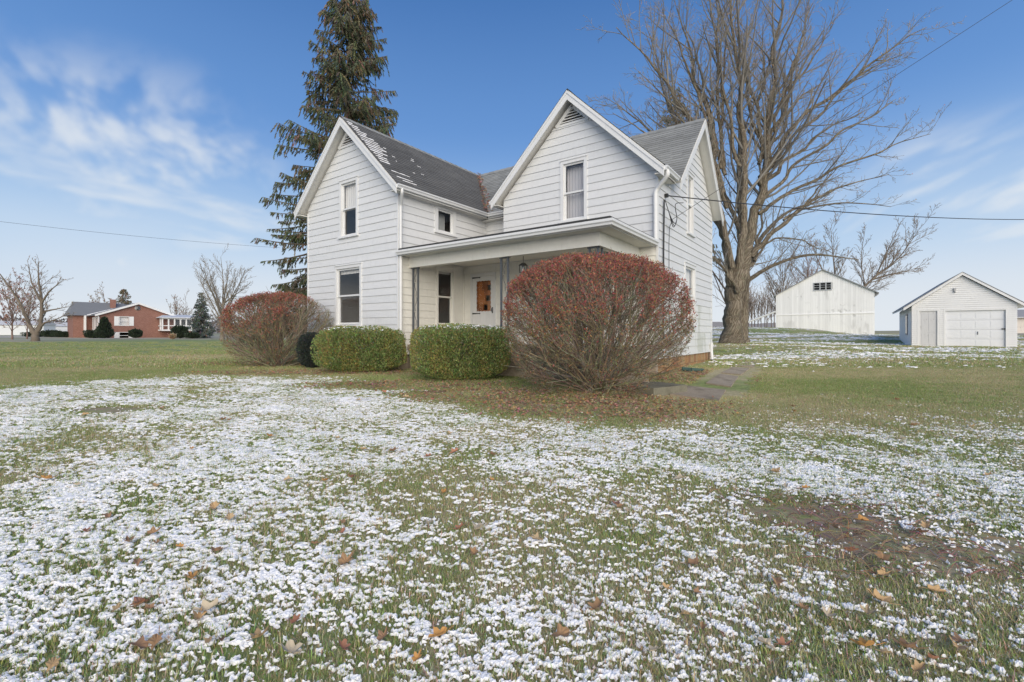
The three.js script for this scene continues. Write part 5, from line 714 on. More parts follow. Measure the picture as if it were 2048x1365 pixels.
  const ladder = new MB(); const q0 = [-hw, 4.2 - 1.1, 0.3], q1 = [-hw - 6.2, 0.55, 0.6]; ladder.tube([[0, q0[1] - q1[1], q0[2] - q1[2]].map((v, i) => (i === 0 ? q0[0] - q1[0] : v)), [0, 0, 0]], 0.1, 6, null, true); const po = ladder.put('grain_chute', std(0.75, 0.75, 0.73, 0.6)); po.position.set(cx + q1[0], by + q1[1], z0 + q1[2]); tag(po, 'white pipe chute slanting from the barn wall down to the bank', 'chute');
}
{ // corner of a small white shed past the garage
  const [a, b] = ud(2062, 62), at = spot(a, b), t = thing('shed', 'small pale shed with a gutter standing beyond the garage', 'shed', at, facing - 0.5); const c = new MB(); c.box(-1.6, 3, -0.3, 2.1, -3, 0); c.put('wall', std(0.72, 0.66, 0.6, 0.8, { map: rep(T.barn, 0.3) }), t); const r = new MB(); r.hexa([[-2, 2.1, 0.4], [3.4, 2.1, 0.4], [3.4, 2.1, -3.4], [-2, 2.1, -3.4], [-2, 2.2, 0.4], [3.4, 2.2, 0.4], [3.4, 3.2, -1.5], [-2, 3.2, -1.5]]); r.put('roof', std(0.3, 0.3, 0.31, 0.8), t); const g = new MB(); g.tube([[-2.05, 2.08, 0.45], [3.4, 2.08, 0.45]], 0.07, 6); g.put('gutter', std(0.6, 0.6, 0.6, 0.5), t);
}
{ // brick ranch house across the field
  const D = 84, [a, b] = ud(276, D), at = spot(a, b), t = thing('brick_house', 'low red brick house with white shutters, a round gable vent and a glazed sunroom', 'house', [at[0], at[1] - 0.25, at[2]], facing + 0.86), w = 5.3, L = 12, ev = 4.35, top = 6.55, r = rng(95);
  const bk = std(0.95, 0.95, 0.95, 0.9, { map: rep(T.brick, 0.5, 0.55) }), wt = std(0.80, 0.80, 0.79, 0.6), rg = std(0.21, 0.22, 0.23, 0.95, { map: rep(T.paint, 0.3) });
  const shell = (pts, holes, basis, at2) => { const sh = new THREE.Shape(pts.map(([p, q]) => new THREE.Vector2(p, q))); for (const [p, q, m, n] of holes) sh.holes.push(new THREE.Path([[p, m], [q, m], [q, n], [p, n]].map(([u, v]) => new THREE.Vector2(u, v)))); const g = new THREE.ExtrudeGeometry(sh, { depth: 0.3, bevelEnabled: false }); g.applyMatrix4(basis.setPosition(...at2)); put('wall', g, bk, t); };
  shell([[-w, 0], [w, 0], [w, ev], [0, top - 0.15], [-w, ev]], [[-2.6, -1.35, 2.45, 3.95], [-2.6, -1.35, 0.15, 1.2]], new THREE.Matrix4(), [0, 0, -0.3]);
  shell([[0.3, 0], [L, 0], [L, ev], [0.3, ev]], [[1.7, 2.7, 1.7, 3.8], [4.5, 5.5, 1.7, 3.8]], new THREE.Matrix4().makeBasis(V(0, 0, -1), V(0, 1, 0), V(1, 0, 0)), [-w, 0, 0]);
  const c = new MB(); c.box(w - 0.3, w, 0, ev, -L, -0.3); c.box(-w + 0.3, w - 0.3, 0, ev, -L, -L + 0.3); c.box(-w + 0.3, w - 0.3, 1.6, 1.9, -L + 0.3, -0.3); c.box(-w - 2.4, -w + 0.02, 0.2, ev, -L - 3, -L + 4); c.put('wall', bk, t);
  const rf = group('roof', t), sl = (top - ev) / w, slp = (x0, y0, x1, y1, za, zb, nm, m) => { const g = new MB(), A = [[x0, y0 - 0.14, za], [x1, y1 - 0.14, za], [x1, y1 - 0.14, zb], [x0, y0 - 0.14, zb], [x0, y0, za], [x1, y1, za], [x1, y1, zb], [x0, y0, zb]]; g.hexa(x1 > x0 ? A : [A[1], A[0], A[3], A[2], A[5], A[4], A[7], A[6]]); g.put(nm, m, rf); };
  slp(0, top, -w - 0.6, ev - 0.6 * sl + 0.15, 0.4, -L - 1, 'slope', rg); slp(0, top, w + 0.6, ev - 0.6 * sl + 0.15, 0.4, -L - 1, 'slope', rg);
  for (const k of [-1, 1]) { const g = new MB(), xe = k * (w + 0.6), ye = ev - 0.6 * sl + 0.15, A = [[0, top - 0.32, 0.45], [xe, ye - 0.32, 0.45], [xe, ye - 0.32, 0.41], [0, top - 0.32, 0.41], [0, top + 0.02, 0.45], [xe, ye + 0.02, 0.45], [xe, ye + 0.02, 0.41], [0, top + 0.02, 0.41]]; g.hexa(k > 0 ? A : [A[1], A[0], A[3], A[2], A[5], A[4], A[7], A[6]]); g.put('rake_board', wt, rf); }
  const cross = new MB(); cross.hexa([[-w - 3, ev - 0.1, -L + 4.6], [0, ev - 0.1, -L + 4.6], [0, ev - 0.1, -L - 3.6], [-w - 3, ev - 0.1, -L - 3.6], [-w - 2, top + 0.3, -L + 0.6], [0, top + 0.3, -L + 0.6], [0, top + 0.3, -L + 0.4], [-w - 2, top + 0.3, -L + 0.4]]); cross.put('cross_roof', rg, rf); const sn = new MB(); sn.hexa([[-w - 0.62, ev - 0.08, -5], [-w - 0.3, ev + 0.1, -5], [-w - 0.3, ev + 0.1, -L], [-w - 0.62, ev - 0.08, -L], [-w - 0.62, ev + 0.06, -5], [-1.6, top - 0.66, -6.2], [-1.6, top - 0.66, -7], [-w - 0.62, ev + 0.06, -L]]); sn.put('snow_cover', M.snow, rf);
  const ch = new MB(); ch.box(-2.3, -1.5, top - 1.2, top + 0.9, -10.6, -9.8); ch.put('chimney', bk, rf);
  const vent = new MB(); vent.tube([[-0.1, 5.55, 0.01], [-0.1, 5.55, 0.09]], 0.42, 18, null, true); vent.put('gable_vent', wt, t); const vi = new MB(); vi.tube([[-0.1, 5.55, 0.09], [-0.1, 5.55, 0.1]], 0.26, 16, null, true); vi.put('vent_grille', std(0.5, 0.5, 0.5, 0.6), t);
  const win = (x0, x1, y0, y1, shut, cur) => { const q = group('window', t), f = new MB(); f.box(x0 - 0.1, x1 + 0.1, y0 - 0.08, y0, 0, 0.08); f.box(x0 - 0.1, x1 + 0.1, y1, y1 + 0.08, 0, 0.08); f.box(x0 - 0.1, x0, y0, y1, 0, 0.08); f.box(x1, x1 + 0.1, y0, y1, 0, 0.08); f.box(x0, x1, (y0 + y1) / 2 - 0.04, (y0 + y1) / 2 + 0.04, 0, 0.07); f.put('frame', wt, q); const p = new MB(); p.quad([x0, y0, 0.03], [x1, y0, 0.03], [x1, y1, 0.03], [x0, y1, 0.03]); p.put('pane', M.glass, q); if (cur) { const cu = new MB(); cu.box(x0, x1, y0, y1, -0.25, -0.2); cu.put('curtain', std(0.7, 0.7, 0.69, 0.9), q); } if (shut) for (const [a2, b2] of [[x0 - 0.72, x0 - 0.12], [x1 + 0.12, x1 + 0.72]]) { const g = new MB(); g.box(a2, b2, y0 - 0.06, y1 + 0.06, 0, 0.06); g.put('shutter', wt, q); } };
  win(-2.6, -1.35, 2.45, 3.95, true, true); win(-2.6, -1.35, 0.15, 1.2, true, false);
  const dsp = new MB(); dsp.tube([[-w - 0.5, ev - 0.15, 0.1], [-w - 0.05, ev - 0.5, 0.1], [-w - 0.05, 0, 0.1]], 0.08, 6); dsp.put('downspout', wt, t);
  for (const z of [-2.2, -5.0]) { const q = group('window', t), g = new MB(); g.box(-w - 0.06, -w, 1.6, 3.9, z - 0.9, z - 0.5); g.box(-w - 0.06, -w, 1.6, 3.9, z + 0.5, z + 0.9); g.box(-w - 0.06, -w, 1.6, 1.7, z - 0.5, z + 0.5); g.box(-w - 0.06, -w, 3.8, 3.9, z - 0.5, z + 0.5); g.put('frame', wt, q); const p = new MB(); p.quad([-w - 0.03, 1.7, z - 0.5], [-w - 0.03, 1.7, z + 0.5], [-w - 0.03, 3.8, z + 0.5], [-w - 0.03, 3.8, z - 0.5]); p.put('pane', M.glass, q); }
  for (const z of [-6.4, -6.9, -7.4, -7.9]) { const g = new MB(); g.box(-w - 1.0, -w - 0.85, 1, ev - 0.1, z - 0.08, z + 0.08); g.put('porch_column', wt, t); }
  // sunroom on the other end
  const sr = group('sunroom', t), x0 = 2.9, x1 = 10.4, z1 = 2.6, fy = 1.75, hy = 3.85; const fl = new MB(); fl.box(x0, x1, fy - 0.25, fy, -3, z1); fl.put('floor', wt, sr); const rr = new MB(); rr.hexa([[x0 - 0.4, hy, z1 + 0.4], [x1 + 0.4, hy, z1 + 0.4], [x1 + 0.4, hy, -3.4], [x0 - 0.4, hy, -3.4], [x0 - 0.2, hy + 0.15, z1 + 0.3], [x1 + 0.2, hy + 0.15, z1 + 0.3], [x1 - 3, hy + 0.75, -1], [x0 + 1, hy + 0.75, -1]]); rr.put('roof', std(0.62, 0.63, 0.64, 0.7), sr);
  const post = (x, z) => { const g = new MB(); g.box(x - 0.1, x + 0.1, fy, hy, z - 0.1, z + 0.1); g.put('post', wt, sr); }; for (let i = 0; i <= 8; i++) post(lerp(x0 + 0.1, x1 - 0.1, i / 8), z1 - 0.1); for (const z of [1.2, -0.2, -1.6]) { post(x0 + 0.1, z); post(x1 - 0.1, z); }
  const ra = new MB(); ra.box(x0, x1, fy + 0.62, fy + 0.76, z1 - 0.17, z1 - 0.05); ra.box(x0, x0 + 0.12, fy + 0.62, fy + 0.76, -3, z1 - 0.18); ra.box(x0, x1, hy - 0.2, hy - 0.002, z1 - 0.17, z1 - 0.05); ra.put('rail', wt, sr);
  for (let i = 0; i < 8; i++) { const xa = lerp(x0 + 0.1, x1 - 0.1, i / 8) + 0.1, xb = lerp(x0 + 0.1, x1 - 0.1, (i + 1) / 8) - 0.1, g = new MB(); g.quad([xa, fy, z1 - 0.11], [xb, fy, z1 - 0.11], [xb, hy - 0.2, z1 - 0.11], [xa, hy - 0.2, z1 - 0.11]); g.put('pane', M.glass, sr); }
  const bw = new MB(); bw.box(x0 + 0.3, x1, fy, hy - 0.1, -3.1, -3); bw.put('back_wall', std(0.45, 0.45, 0.43, 0.8), sr);
  for (const x of [x0 + 4.4, x1 - 0.4]) { const g = new MB(); g.box(x - 0.5, x + 0.1, 0, fy - 0.25, z1 - 0.7, z1 - 0.2); g.put('brick_pier', bk, t); }
  const dd = group('door', t), dg = new MB(); dg.box(4.6, 5.2, 0.1, 1.5, -0.9, -0.85); dg.box(5.7, 6.0, 0.1, 1.5, -0.9, -0.85); dg.box(5.2, 5.7, 0.1, 0.4, -0.9, -0.85); dg.box(5.2, 5.7, 1.3, 1.5, -0.9, -0.85); dg.put('leaf', wt, dd); const dp = new MB(); dp.quad([5.2, 0.4, -0.87], [5.7, 0.4, -0.87], [5.7, 1.3, -0.87], [5.2, 1.3, -0.87]); dp.put('pane', M.glass, dd); const lw = new MB(); lw.box(w, x1, 0, fy - 0.26, -3, -2.9); lw.box(w, x1, -0.1, 0.02, -2.9, z1); lw.put('basement_wall', bk, t);
}
{ // neighbour's clipped shrubs
  const dark = [[0.022, 0.042, 0.018], [0.032, 0.055, 0.024], [0.018, 0.033, 0.016]];
  const sh = (name, label, u, d, hx, hy, n, e, seed) => hedge(name, label, spot(...ud(u, d)), facing, hx, hy, hx, seed, { n, s: 0.17, e, cols: dark });
  hedge('cone_shrub', 'tall cone shaped dark evergreen at the brick house corner', spot(...ud(208, 76)), facing, 1.35, 1.75, 1.35, 101, { n: 8000, s: 0.2, e: 3, cone: true, cols: dark });
  sh('round_shrub', 'small round dark shrub beside the basement window', 271, 80, 0.85, 0.72, 4500, 2.4, 102);
  sh('round_shrub', 'large dome shaped dark shrub in front of the sunroom', 360, 76, 1.05, 1.0, 6500, 2.6, 103);
  sh('low_hedge', 'low square dark hedge along the brick house front', 186, 78, 0.95, 0.62, 4000, 4, 104); sh('low_hedge', 'square dark hedge block at the edge of the drive', 102, 90, 1.2, 0.62, 4000, 6, 105); sh('low_hedge', 'low dark hedge near the leaning tree', 70, 92, 1.5, 0.45, 4000, 5, 106); sh('low_hedge', 'long low dark hedge beside the brick wing', 132, 88, 1.7, 0.5, 4500, 5, 107);
  sh('low_hedge', 'dark spreading shrub under the blue grey spruce', 384, 74, 0.9, 0.45, 3000, 2.5, 108);
  hedge('grass_clump', 'small tan ornamental grass clump on the lawn before the sunroom', spot(...ud(345, 68)), facing, 0.35, 0.35, 0.35, 109, { n: 900, s: 0.22, e: 2, cols: [[0.42, 0.3, 0.18], [0.36, 0.25, 0.15]] });
}
{ // distant rise and tree line
  const ridge = (name, label, d, r0, r1, h, col, seed, mat) => { const g = new MB(), n = 160; for (let i = 0; i < n; i++) { const a = lerp(r0, r1, i / n), b = lerp(r0, r1, (i + 1) / n), ha = h * (0.55 + 0.9 * fbm(a * 0.02 + seed, 3, 4)) , hb = h * (0.55 + 0.9 * fbm(b * 0.02 + seed, 3, 4)), q = (r, dd, y) => { const [x, z] = toWorld(r, dd); return [x, y, z]; }; const za = terrain(a, d) - 1, zb = terrain(b, d) - 1; g.quad(q(a, d, za), q(b, d, zb), q(b, d + 14, zb + hb + 1), q(a, d + 14, za + ha + 1), col); g.quad(q(a, d + 14, za + ha + 1), q(b, d + 14, zb + hb + 1), q(b, d + 60, zb), q(a, d + 60, za), col); } const m = g.put(name, M.twig, null, 'structure'); m.userData.label = label; };
  ridge('distant_hills', 'low dull blue brown wooded rise beyond the neighbour fields', 620, -760, 420, 13, [0.20, 0.20, 0.21], 3);
  const r = rng(120), g = new MB(); for (let i = 0; i < 2600; i++) { const a = lerp(-430, -150, r()), d = 300 + r() * 20, [x, z] = toWorld(a, d), y = terrain(a, d), H = 5 + 6 * fbm(a * 0.05, 2, 3) + 2 * r(); const k = 0.8 + 0.4 * r(); for (let j = 0; j < 4; j++) { const yy = y + H * r(), s = 1.3; g.tri([x + (r() - 0.5) * 2, yy, z + (r() - 0.5) * 2], [x + (r() - 0.5) * s * 2, yy + s * r(), z + (r() - 0.5) * 2], [x + (r() - 0.5) * 0.6, yy + s * 1.6 * r(), z], [0.16 * k, 0.14 * k, 0.13 * k]); } } const m = g.put('treeline', M.twig, null, 'stuff'); m.userData.label = 'far off belt of leafless woods behind the neighbour yard';
  for (const [u, d, w, h] of [[30, 150, 9, 3.2], [100, 165, 8, 3.0]]) { const [a, b] = ud(u, d), t = thing('farm_shed', u < 60 ? 'long pale distant shed past the rusty leaved trees' : 'small pale distant shed by the far drive', 'shed', spot(a, b), facing); const c = new MB(); c.box(-w, w, -0.3, h, -4, 0); c.put('wall', std(0.66, 0.68, 0.7, 0.8), t); const q = new MB(); q.hexa([[-w - 0.3, h, 0.4], [w + 0.3, h, 0.4], [w + 0.3, h, -4.4], [-w - 0.3, h, -4.4], [-w - 0.3, h + 1.4, -1.9], [w + 0.3, h + 1.4, -1.9], [w + 0.3, h + 1.4, -2.1], [-w - 0.3, h + 1.4, -2.1]]); q.put('roof', std(0.5, 0.51, 0.53, 0.8), t); }
}
// ---------------------------------------------------------------- path, steps, litter, grass, snow
{
  const quadSlab = (pts, y, th, mat, name, parent) => { const g = new MB(), r = pts.map(([u, v, h]) => { const d = 939.9 * h / (v - 666.8); return spot(d * (u - 1024) / 939.9, d); }); const top = r.map((p) => [p[0], p[1] + y, p[2]]), bot = r.map((p) => [p[0], p[1] + y - th, p[2]]); g.hexa([...bot, ...top]); return g.put(name, mat, parent); };
  const path = new THREE.Group(); path.name = 'path'; path.userData.kind = 'structure'; path.userData.label = 'worn stone slab path from the porch steps around the house corner'; scene.add(path);
  const H = 0.965; for (const s of [[[1340, 781], [1438, 791], [1452, 774], [1372, 768]], [[1412, 764], [1462, 769], [1477, 754], [1440, 750]], [[1443, 748], [1482, 751], [1500, 740], [1466, 738]], [[1470, 736], [1506, 738], [1524, 729], [1492, 728]]]) quadSlab(s.map(([u, v]) => [u, v, H]), 0.025, 0.12, M.concrete, 'slab', path);
  const st = thing('concrete_step', 'mossy two tier concrete step between the red bush and the slab path', 'step', spot(2.5, 8.45), facing + 0.6); const a = new MB(); a.box(-0.55, 0.35, -0.1, 0.13, -0.2, 0.5); a.put('tread', std(0.55, 0.58, 0.5, 0.95, { map: rep(T.concrete, 0.8) }), st); const b = new MB(); b.box(-0.6, 0.18, -0.1, 0.33, -0.85, -0.2); b.put('riser_block', M.concrete, st);
  const wl = thing('splash_block', 'dark green plastic splash tray lying in the leaves by the foundation', 'splash tray', spot(4.45, 11.55, 0.02), facing + 0.5); const c = new MB(); c.box(-0.22, 0.22, 0, 0.03, -0.14, 0.14); c.put('tray', std(0.05, 0.09, 0.075, 0.5), wl); for (const k of [-1, 1]) { const q = new MB(); q.hexa([[-0.22, 0.03, 0.14 * k + 0.015], [0.22, 0.03, 0.14 * k + 0.015], [0.22, 0.03, 0.14 * k - 0.015], [-0.22, 0.03, 0.14 * k - 0.015], [-0.22, 0.1, 0.14 * k + 0.015], [0.22, 0.06, 0.14 * k + 0.015], [0.22, 0.06, 0.14 * k - 0.015], [-0.22, 0.1, 0.14 * k - 0.015]]); q.put('lip', std(0.06, 0.11, 0.09, 0.5), wl); }
}
function copies(name, geo, mat, list, label) {                        // list of [x, y, z, turn, scale, tiltX, tiltZ, colour?]
  const m = new THREE.InstancedMesh(geo, mat, list.length), q = new THREE.Quaternion(), e = new THREE.Euler(), mt = new THREE.Matrix4(), s = V(1, 1, 1), p = V(0, 0, 0);
  list.forEach((a, i) => { e.set(a[5] ?? 0, a[3], a[6] ?? 0, 'YXZ'); q.setFromEuler(e); p.set(a[0], a[1], a[2]); s.setScalar(a[4]); m.setMatrixAt(i, mt.compose(p, q, s)); if (a[7]) m.setColorAt(i, lin(...a[7])); });
  m.name = numbered(name); m.userData.kind = 'stuff'; m.userData.label = label; m.castShadow = m.receiveShadow = true; scene.add(m); return m;
}
const grassMat = new THREE.MeshPhysicalMaterial({ vertexColors: true, roughness: 0.7, transmission: 0.12, thickness: 0 });
function grassPatch(seed, size, n, len, wid, green, flat) {
  const r = rng(seed), g = new MB();
  for (let i = 0; i < n; i++) {
    const rr = size * Math.sqrt(r()), ra = r() * 6.283, x = Math.cos(ra) * rr, z = Math.sin(ra) * rr, az = r() * 6.283, L = len * (0.45 + 0.9 * r()), tilt = flat * (0.25 + 0.9 * r()), dx = Math.cos(az), dz = Math.sin(az), w = wid * (0.6 + 0.7 * r()), px = -dz * w / 2, pz = dx * w / 2;
    const h1 = L * 0.5 * Math.cos(tilt * 0.6), o1 = L * 0.5 * Math.sin(tilt * 0.6), h2 = h1 + L * 0.5 * Math.cos(tilt * 1.25), o2 = o1 + L * 0.5 * Math.sin(tilt * 1.25), y0 = -0.004;
    const isG = r() < green; let c = isG ? (r() < 0.5 ? [0.245, 0.32, 0.083] : [0.33, 0.40, 0.122]) : (r() < 0.6 ? [0.63, 0.55, 0.33] : [0.47, 0.395, 0.225]); c = c.map((v) => v * (0.75 + 0.5 * r()));
    const a = [x - px, y0, z - pz], b = [x + px, y0, z + pz], m1 = [x + dx * o1 + px * 0.8, h1, z + dz * o1 + pz * 0.8], m0 = [x + dx * o1 - px * 0.8, h1, z + dz * o1 - pz * 0.8], t = [x + dx * o2, Math.max(0.006, h2), z + dz * o2];
    g.quad(a, b, m1, m0, c); g.tri(m0, m1, t, c);
  }
  return g.geo();
}
const inPlan = (x, z) => (x > XA0 - 0.1 && x < XC + 0.1 && z < ZG + 0.1 && z > ZF - 0.1) || (x > XA0 - 0.1 && x < XA1 + 0.1 && z < ZA + 0.05 && z > ZF) || (x > XA1 && x < PX1 + 0.1 && z < PZ1 + 0.1 && z > ZG) || (x > 3 && x < 7.4 && z < -36 && z > -44);
{
  const r = rng(201), near = [[], [], [], []], mid = [[], [], []];
  const S = 0.20; for (let d = -1.5; d < 13.5; d += S * (d < 7 ? 1 : 1.25)) { const hw = Math.max(0, d) * 1.16 + 2.5, st = S * (d < 7 ? 1 : 1.25); for (let q = -hw; q < hw; q += st) { const a = q + (r() - 0.5) * st * 0.6, b = d + (r() - 0.5) * st * 0.6, k = coverAt(a, b); if (k.leaf > 0.85 && r() < 0.6) continue; if (onPath(a, b) > 0.3) continue; if (k.dirt > 0.3 && r() < 0.85) continue; const [x, z] = toWorld(a, b); if (inPlan(x, z)) continue; const gi = clamp(Math.floor((k.green * 1.15 + (r() - 0.5) * 0.5) * 4), 0, 3); near[gi].push([x, TG(a, b), z, r() * 6.283, 0.8 + 0.45 * r()]); } }
  near.forEach((l, i) => copies('grass', grassPatch(210 + i, 0.185, 980, 0.031, 0.0029, [0.22, 0.42, 0.62, 0.8][i], 1.35), grassMat, l, ['straw coloured', 'mixed tan and green', 'mostly green', 'fresh green'][i] + ' short grass blades of the front lawn'));
  for (let d = 13.3; d < 48; ) { const st = 0.5 * (d / 13); const hw = d * 1.14; for (let q = -hw; q < hw; q += st) { const a = q + (r() - 0.5) * st, b = d + (r() - 0.5) * st, k = coverAt(a, b), [x, z] = toWorld(a, b); if (inPlan(x, z)) continue; mid[clamp(Math.floor((k.green + (r() - 0.5) * 0.4) * 3), 0, 2)].push([x, TG(a, b), z, r() * 6.283, 0.8 + 0.5 * r()]); } d += st; }
  for (let d = -4; d < 13.3; d += 0.45) for (let q = -15; q < 15; q += 0.45) { if (d > -1.4 && Math.abs(q) < Math.max(0, d) * 1.16 + 2.3) continue; const a = q + (r() - 0.5) * 0.3, b = d + (r() - 0.5) * 0.3, k = coverAt(a, b), [x, z] = toWorld(a, b); if (inPlan(x, z)) continue; mid[clamp(Math.floor((k.green + (r() - 0.5) * 0.4) * 3), 0, 2)].push([x, TG(a, b), z, r() * 6.283, 0.8 + 0.4 * r()]); }
  mid.forEach((l, i) => copies('grass', grassPatch(230 + i, 0.5, 520, 0.05, 0.010, [0.25, 0.5, 0.72][i], 1.3), grassMat, l, ['straw coloured', 'mixed', 'green'][i] + ' grass farther back in the yard'));
}
{ // snow: a thin lacy crust resting on the grass, meshed where it lies
  const field = (a, b, k, far) => { if (far) return 0.22 * fbm(a * 1.1 + 3, b * 3.1, 4) + 0.38 * fbm(a * 5.5 + 9, b * 10 + 4, 2) + 0.40 * vnoise(a * 13, b * 15); const [x, z] = toWorld(a, b); return 0.17 * fbm(x * 1.8 + 3, z * 3.2 + 8, 3) + 0.27 * fbm(x * 17 + 5, z * 29 + x * 4 + 8, 2) + 0.30 * fbm(x * 48 + 50, z * 66 + 20, 2) + 0.26 * vnoise(x * 125 + 11, z * 150 + 70); };
  const wedge = (b) => Math.max(0.9, b) * 1.13 + 0.5, layer = (d0, d1, cell, rMin, rMax, base, hi, far, label, beyond) => {
    const g = new MB(), r = rng(301 + Math.floor(d0 * 7)), ni = Math.ceil((d1 - d0) / cell), ext = far ? 6 : 0, w = beyond ? rMax : Math.min(rMax, d1 * 1.13 + 0.5 + ext), lo = beyond ? rMin : Math.max(rMin, -d1 * 1.13 - 0.5 - ext), nj = Math.ceil((w - lo) / cell), val = new Float32Array((ni + 1) * (nj + 1)).fill(-1);
    for (let i = 0; i <= ni; i++) { const b = d0 + i * cell, lim = wedge(b) + ext; for (let j = 0; j <= nj; j++) { const a = lo + j * cell; if (beyond ? b > 0.9 && Math.abs(a) < lim - 0.06 : Math.abs(a) > lim) continue; const k = coverAt(a, b); if (k.snow < 0.02) continue; const thr = 0.722 - 0.245 * k.snow + (far ? 0 : 0.018 * sstep(2.2, 6, b)); val[i * (nj + 1) + j] = field(a, b, k, far) - thr + (PERM[(i * 197 + j * 71) & 65535] - 0.5) * 0.07; } }
    const P = (i, j) => { const b = d0 + i * cell, a = lo + j * cell, [x, z] = toWorld(a, b), v = val[Math.round(i) * (nj + 1) + Math.round(j)]; return [x, TG(a, b) + base + hi * clamp(v / 0.07) * (0.7 + 0.6 * PERM[(Math.round(i) * 131 + Math.round(j) * 17) & 65535]), z]; };
    const E = (i0, j0, i1, j1) => { const a = val[i0 * (nj + 1) + j0], b = val[i1 * (nj + 1) + j1], t = a / (a - b), i = i0 + (i1 - i0) * t, j = j0 + (j1 - j0) * t, bb = d0 + i * cell, aa = lo + j * cell, [x, z] = toWorld(aa, bb); return [x, TG(aa, bb) + base - 0.003, z]; };
    for (let i = 0; i < ni; i++) for (let j = 0; j < nj; j++) {
      const c = [[i, j], [i, j + 1], [i + 1, j + 1], [i + 1, j]], s = c.map(([p, q]) => val[p * (nj + 1) + q] > 0); if (!s[0] && !s[1] && !s[2] && !s[3]) continue;
      const poly = []; for (let e = 0; e < 4; e++) { const f = (e + 1) & 3; if (s[e]) poly.push(P(...c[e])); if (s[e] !== s[f]) poly.push(s[e] ? E(...c[e], ...c[f]) : E(...c[f], ...c[e])); }
      const mx = poly[0][0], mz = poly[0][2]; if (inPlan(mx, mz)) continue;
      for (let e = 1; e < poly.length - 1; e++) g.tri(poly[0], poly[e], poly[e + 1]);
    }
    const m = g.put('snow', M.snow, null, 'stuff'); m.userData.label = label;
  };
  layer(0.9, 2.3, 0.0062, -99, 99, 0.013, 0.008, false, 'lacy crust of thin snow at the front edge of the lawn'); layer(2.3, 4.2, 0.0105, -99, 99, 0.013, 0.008, false, 'lacy crust of thin snow across the middle of the lawn'); layer(4.2, 7.2, 0.0155, -99, 99, 0.013, 0.008, false, 'thin broken snow on the lawn before the bushes'); layer(7.2, 13, 0.025, -99, 99, 0.013, 0.008, false, 'thin broken snow on the lawn reaching the clipped hedges');
  layer(-4, 13, 0.045, -15, 15, 0.016, 0.008, false, 'thin broken snow over the outer edges of the front lawn', true);
  layer(9.6, 27, 0.06, 2.6, 99, 0.02, 0.02, true, 'patchy snow streaks in the side yard by the garage'); layer(27, 53, 0.12, 6, 60, 0.03, 0.02, true, 'patchy snow streaks on the bank before the barn');
}
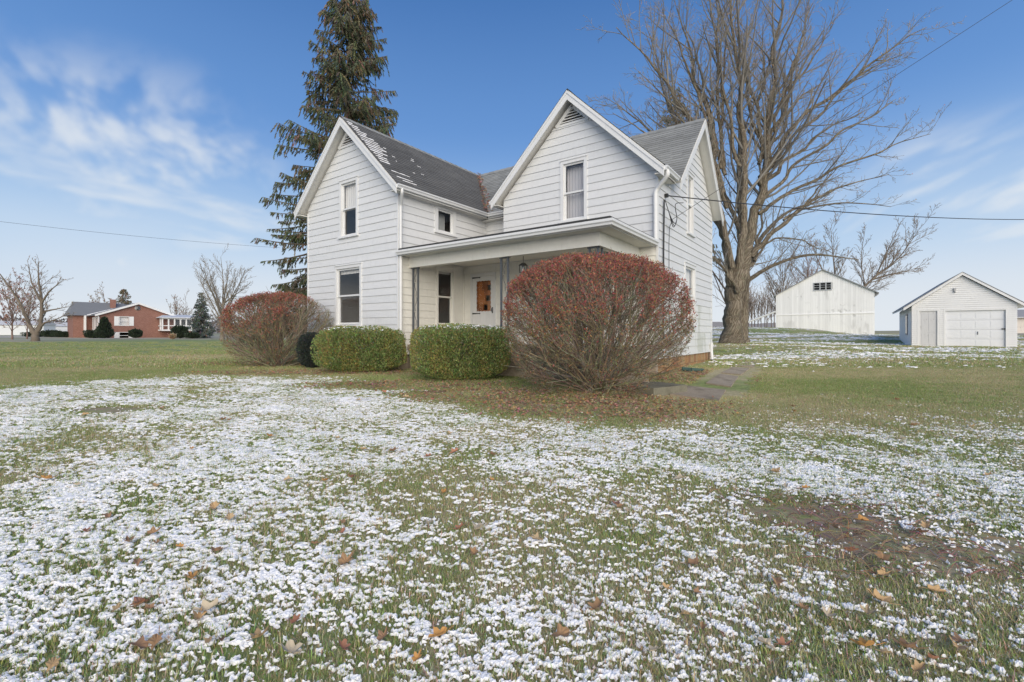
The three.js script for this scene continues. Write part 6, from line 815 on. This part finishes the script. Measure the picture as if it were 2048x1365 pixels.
{ // fallen maple leaves
  const leafGeo = (seed, R) => { const q = rng(seed), g = new MB(), n = 20, fold = 0.35 + 0.8 * q(), curl = 0.9 * (q() - 0.25), O = [], I = []; for (let i = 0; i < n; i++) { const t = i / n * 6.283, lobe = 0.70 + 0.30 * Math.cos(5 * t) * (0.6 + 0.4 * Math.cos(t)), rr = R * lobe * (0.85 + 0.3 * q()); for (const [L, f] of [[O, 1], [I, 0.5]]) { const x = Math.cos(t) * rr * f, z = Math.sin(t) * rr * f * 0.85; L.push([x, 0.012 + Math.abs(z) * Math.sin(fold) + curl * x * x / R + R * 0.16 * (q() - 0.5) * f, z * Math.cos(fold)]); } } for (let i = 0; i < n; i++) { const k = (i + 1) % n; g.tri([0, 0.012, 0], I[k], I[i]); g.quad(I[i], I[k], O[k], O[i]); } g.tube([[-R * 0.7, 0.02, 0], [-R * 1.35, 0.03, R * 0.2]], 0.002, 3); return g.geo(); };
  const cols = [[0.55, 0.29, 0.09], [0.40, 0.24, 0.12], [0.56, 0.41, 0.23], [0.34, 0.20, 0.11], [0.54, 0.36, 0.18], [0.60, 0.50, 0.35], [0.42, 0.20, 0.12]], mats = cols.map((c) => new THREE.MeshPhysicalMaterial({ color: lin(...c), roughness: 0.8, transmission: 0.1, thickness: 0 })), shapes = [0, 1, 2, 3, 4].map((i) => leafGeo(400 + i, 0.052)), r = rng(401);
  const words = ['orange', 'brown', 'pale tan', 'dark brown', 'tan', 'bleached', 'rust brown'];
  for (let i = 0; i < 140; i++) {
    const v = 770 + 590 * Math.pow(r(), 1.25), h = 1.16, d = 939.9 * h / (v - 666.8) * (0.97 + 0.06 * r()), q = d * 1.05 * (r() * 2 - 1); const k = Math.floor(r() * cols.length), [x, y, z] = spot(q, d, 0.022); if (d > 8.5) continue;
    const m = put('fallen_leaf', shapes[i % 5], mats[k]); m.position.set(x, y, z); m.rotation.set((r() - 0.5) * 0.7, r() * 6.28, (r() - 0.5) * 0.7, 'YXZ'); m.scale.setScalar((0.5 + 0.65 * r()) * (d > 5 ? 1.15 : 1)); tag(m, words[k] + ' fallen maple leaf lying on the snowy lawn', 'leaf', words[k] + ' leaves scattered over the lawn');
  }
  const litter = [[], [], [], [], []]; for (let i = 0; i < 95000; i++) { const d = 5.2 + r() * 11.5, q = -d * 0.75 + r() * d * 1.35, k = coverAt(q, d); if (r() > k.leaf * 0.5) continue; const [x, z] = toWorld(q, d); if (inPlan(x, z)) continue; const c = mix3([0.40, 0.285, 0.175], cols[Math.floor(r() * cols.length)], 0.3).map((v) => v * (0.55 + 0.6 * r())); litter[i % 5].push([x, TG(q, d) + 0.008 + 0.03 * r(), z, r() * 6.28, 0.28 + 0.36 * r(), (r() - 0.5) * 1.3, (r() - 0.5) * 1.3, c]); }
  const lm = new THREE.MeshPhysicalMaterial({ color: 0xffffff, roughness: 0.85, transmission: 0.08, thickness: 0 }); litter.forEach((l, i) => copies('leaf_litter', shapes[i], lm, l, 'brown leaf litter drifted under the bushes and along the house'));
  const vl = []; for (let i = 0; i < 260; i++) { const t = Math.pow(r(), 1.6), run = 2.415 * (1 - t), w = (r() - 0.5) * 0.3 * (1 - t * 0.7); vl.push([CX + run + w, EYE + RY - (run + Math.abs(w) * 0) * K + 0.05 + 0.03 * r() + Math.abs(w) * 0.2, CZ + run - w, r() * 6.28, 0.5 + 0.5 * r(), (r() - 0.5) * 1.4, (r() - 0.5) * 1.4, [0.45, 0.27, 0.2].map((v) => v * (0.6 + 0.6 * r()))]); } for (let i = 0; i < 160; i++) vl.push([-9.6 + 1.3 * r(), EYE + 2.52 + 0.06 * r(), -10.2 - 1.2 * r() , r() * 6.28, 0.6, r(), r(), [0.4, 0.24, 0.17]]); copies('leaf_litter', shapes[1], lm, vl, 'dead leaves caught in the roof valley and on the porch roof');
  // dead stalks in the bare patch
  const g = new MB(); for (let i = 0; i < 900; i++) { const a = 2.05 + (r() - 0.5) * 1.6 * (0.4 + 0.6 * r()), b = 2.75 + (r() - 0.5) * 1.1, [x, y, z] = spot(a, b, 0.005), an = r() * 6.28, L = 0.03 + 0.11 * r(), up = r() * 0.6; g.tube([[x, y, z], [x + Math.cos(an) * L * 0.5, y + L * up * 0.6 + 0.008, z + Math.sin(an) * L * 0.5], [x + Math.cos(an) * L, y + L * up * 0.7 + 0.006, z + Math.sin(an) * L]], [0.0022, 0.002, 0.001], 3, [0.36, 0.27, 0.17].map((v) => v * (0.5 + 0.7 * r()))); } const m = g.put('dead_stalks', M.twig, null, 'stuff'); m.userData.label = 'dry dead stalks strewn over the bare soil patch';
}
renderer.render(scene, camera);
